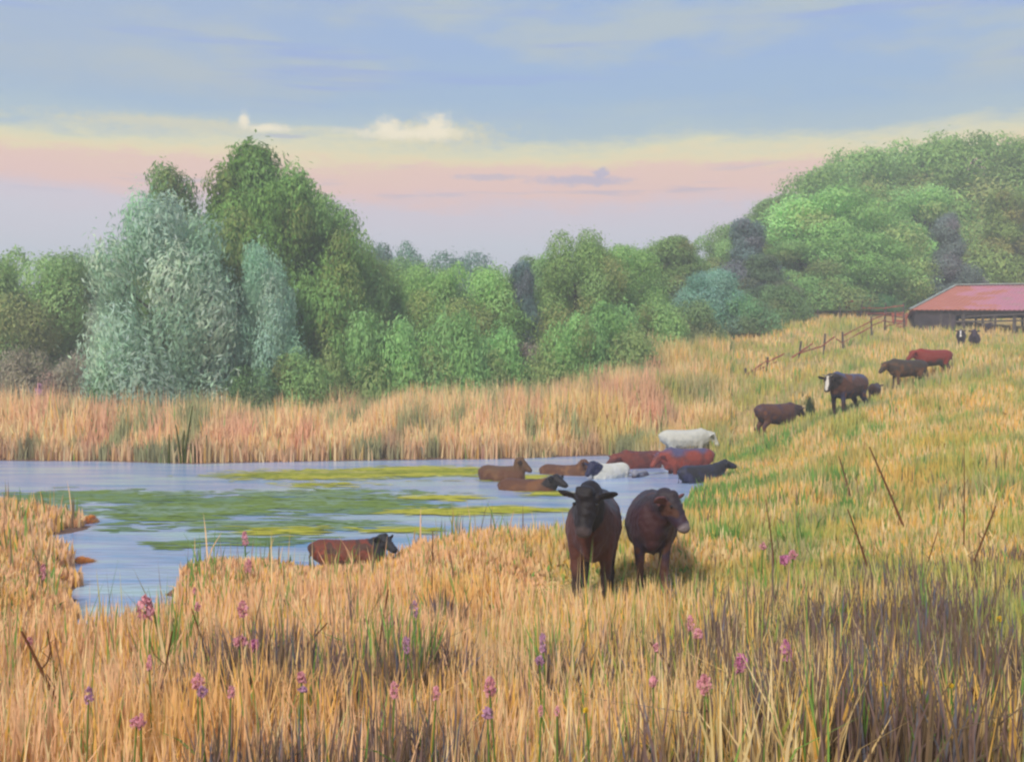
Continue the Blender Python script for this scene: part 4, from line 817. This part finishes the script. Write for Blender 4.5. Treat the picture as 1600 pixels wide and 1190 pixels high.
for px, py, lab in ((1378, 1068, 'yellow flower at the left of the shade-coloured grass'), (1440, 1066, 'yellow flower in the middle of the shade-coloured grass'), (1484, 1072, 'low yellow flower at the right of the shade-coloured grass'), (1560, 968, 'yellow flower by the right edge'), (915, 1110, 'yellow flower low in the centre foreground')):
    flower(px, py, lab, s2l((226, 190, 60)), .035, .03, .82, name='yellow_flower', group='yellow flowers in the foreground')
def stalk(bx, by, tx, ty, label, w=.009, twig=0):
    b = hit(bx, by, .45); D = b.y; top = P(tx, ty, D - .15); v0 = np.array(b) + (0, 0, -.05); dirn = top - np.array(P(bx, by, D)); start = np.array(P(bx, by, D)) - dirn * .25
    mid = (start + top) / 2 + np.array((.02, 0, .015)); V = []; Q = []
    root = link('dry_stalk', None, loc=tuple(start)); tag(root, label, 'stalk', 'dry brown stalks leaning in the grass')
    ribbon(V, Q, [(start * (1 - t) ** 2 + 2 * mid * t * (1 - t) + top * t * t) - start for t in np.linspace(0, 1, 8)], w * 1.2, w * .5)
    link('stem', vmesh('stem', V, Q, s2l((136, 92, 62)), M_petal), root)
    V = []; Q = []
    for k in range(2 + twig):
        t = .5 + .2 * k; p = start + (top - start) * min(t, .95) - start; ribbon(V, Q, [p, p + np.array((random.uniform(-.06, .06), 0, .05)), p + np.array((random.uniform(-.10, .10), 0, .12))], w * .5, w * .2)
    link('twigs', vmesh('twig', V, Q, s2l((130, 96, 66)), M_petal), root)
ST = [(110, 1150, 35, 985, 'thick stalk leaning left near the left edge', .014), (410, 1080, 512, 972, 'long stalk slanting right above the large dark clump', .011), (575, 1080, 607, 920, 'tall thin stalk below the lying calf', .009), (240, 1120, 270, 985, 'upright stalk below the inlet end', .009),
      (700, 1128, 755, 1090, 'short stalk slanting right between the dark clumps', .008), (1095, 1115, 1015, 1002, 'stalk slanting left in front of the maroon cow', .010), (1410, 822, 1358, 698, 'thick stalk leaning left on the slope', .022), (1358, 900, 1324, 795, 'brown stalk leaning left below the thick one on the slope', .016),
      (1500, 925, 1555, 790, 'curved stalk leaning right near the right edge', .016), (1442, 895, 1464, 830, 'small stalk between the leaning ones on the slope', .010), (1210, 900, 1196, 780, 'faint upright stalk right of the maroon cow', .010), (1504, 860, 1506, 700, 'tall straight stalk on the right slope', .010),
      (1324, 762, 1310, 712, 'short dark stalk high on the slope', .02), (1570, 1170, 1500, 1050, 'stalk leaning left in the bottom right corner', .012), (90, 1100, 75, 985, 'thin upright stalk near the left edge', .008), (672, 960, 676, 830, 'thin upright stalk right of the lying calf', .008),
      (1175, 1130, 1090, 1040, 'thin stalk crossing the shade-coloured grass', .008), (330, 1060, 300, 950, 'thin leaning stalk right of the inlet', .008)]
for a in ST: stalk(*a)
def rush(px, D, label, blades, seed):
    g = np.random.default_rng(seed); b = np.array(((px - CX) / F * D, D, -.05)); root = link('rush_clump', None, loc=tuple(b)); tag(root, label, 'rushes')
    V = []; Q = []
    for (dx, tx, hh) in blades:
        p0 = np.array((dx, g.uniform(-.1, .1), 0)); p1 = np.array((tx, g.uniform(-.1, .1), hh)); mid = (p0 + p1) / 2 + (0.03, 0, .1)
        ribbon(V, Q, [p0 * (1 - t) ** 2 + 2 * mid * t * (1 - t) + p1 * t * t for t in np.linspace(0, 1, 6)], .055, .02)
    link('blades', vmesh('blades', V, Q, s2l((84, 92, 36)), M_petal), root)
rush(286, 41.0, 'green rushes rising from the water at the far bank under the willow', [(-.5, -.5, 1.15), (-.1, -.28, 1.5), (-.05, .05, 1.3), (0, .38, 2.2), (.02, .28, 1.6), (-.05, .0, .9), (.3, .28, .8), (.42, .42, .7), (.1, .12, .6)], 3)
rush(322, 41.2, 'two thin rush stems right of the main clump', [(0, .02, 1.1), (.1, .16, .8)], 4)
for px, D, top, w, lab in ((130, 17.4, 880, 34, 'rust-coloured dock plant on the left side of the inlet'), (140, 22.6, 808, 26, 'small rusty dock plant at the tip of the left bank')):
    tree('bush', 0, px, D, top, w, K(2.3, .80, .6), lab, name='dock_plant', cat='plant')

# ------------------------------------------------------------------ air
hm, ht = newmat('haze_air'); ho = ht.nodes.new('ShaderNodeOutputMaterial'); hv = ht.nodes.new('ShaderNodeVolumePrincipled')
hv.inputs['Color'].default_value = (.93, .94, .96, 1); hv.inputs['Density'].default_value = .0030; hv.inputs['Anisotropy'].default_value = .1
ht.links.new(hv.outputs[0], ho.inputs['Volume'])
hb = bmesh.new(); bmesh.ops.create_cube(hb, size=1); hme = bpy.data.meshes.new('haze'); hb.to_mesh(hme); hb.free(); hme.materials.append(hm)
zs = np.array([v.co.z for v in ground.data.vertices]); zt_ = max(36.0, 0.0)
hz_o = link('haze', hme, loc=(0, 0, (zs.min() - 1.0 + zt_) / 2)); hz_o.scale = (3400, 3400, zt_ - zs.min() + 1.0); tag(hz_o, 'thin pale evening haze over the whole valley', 'haze', kind='stuff')
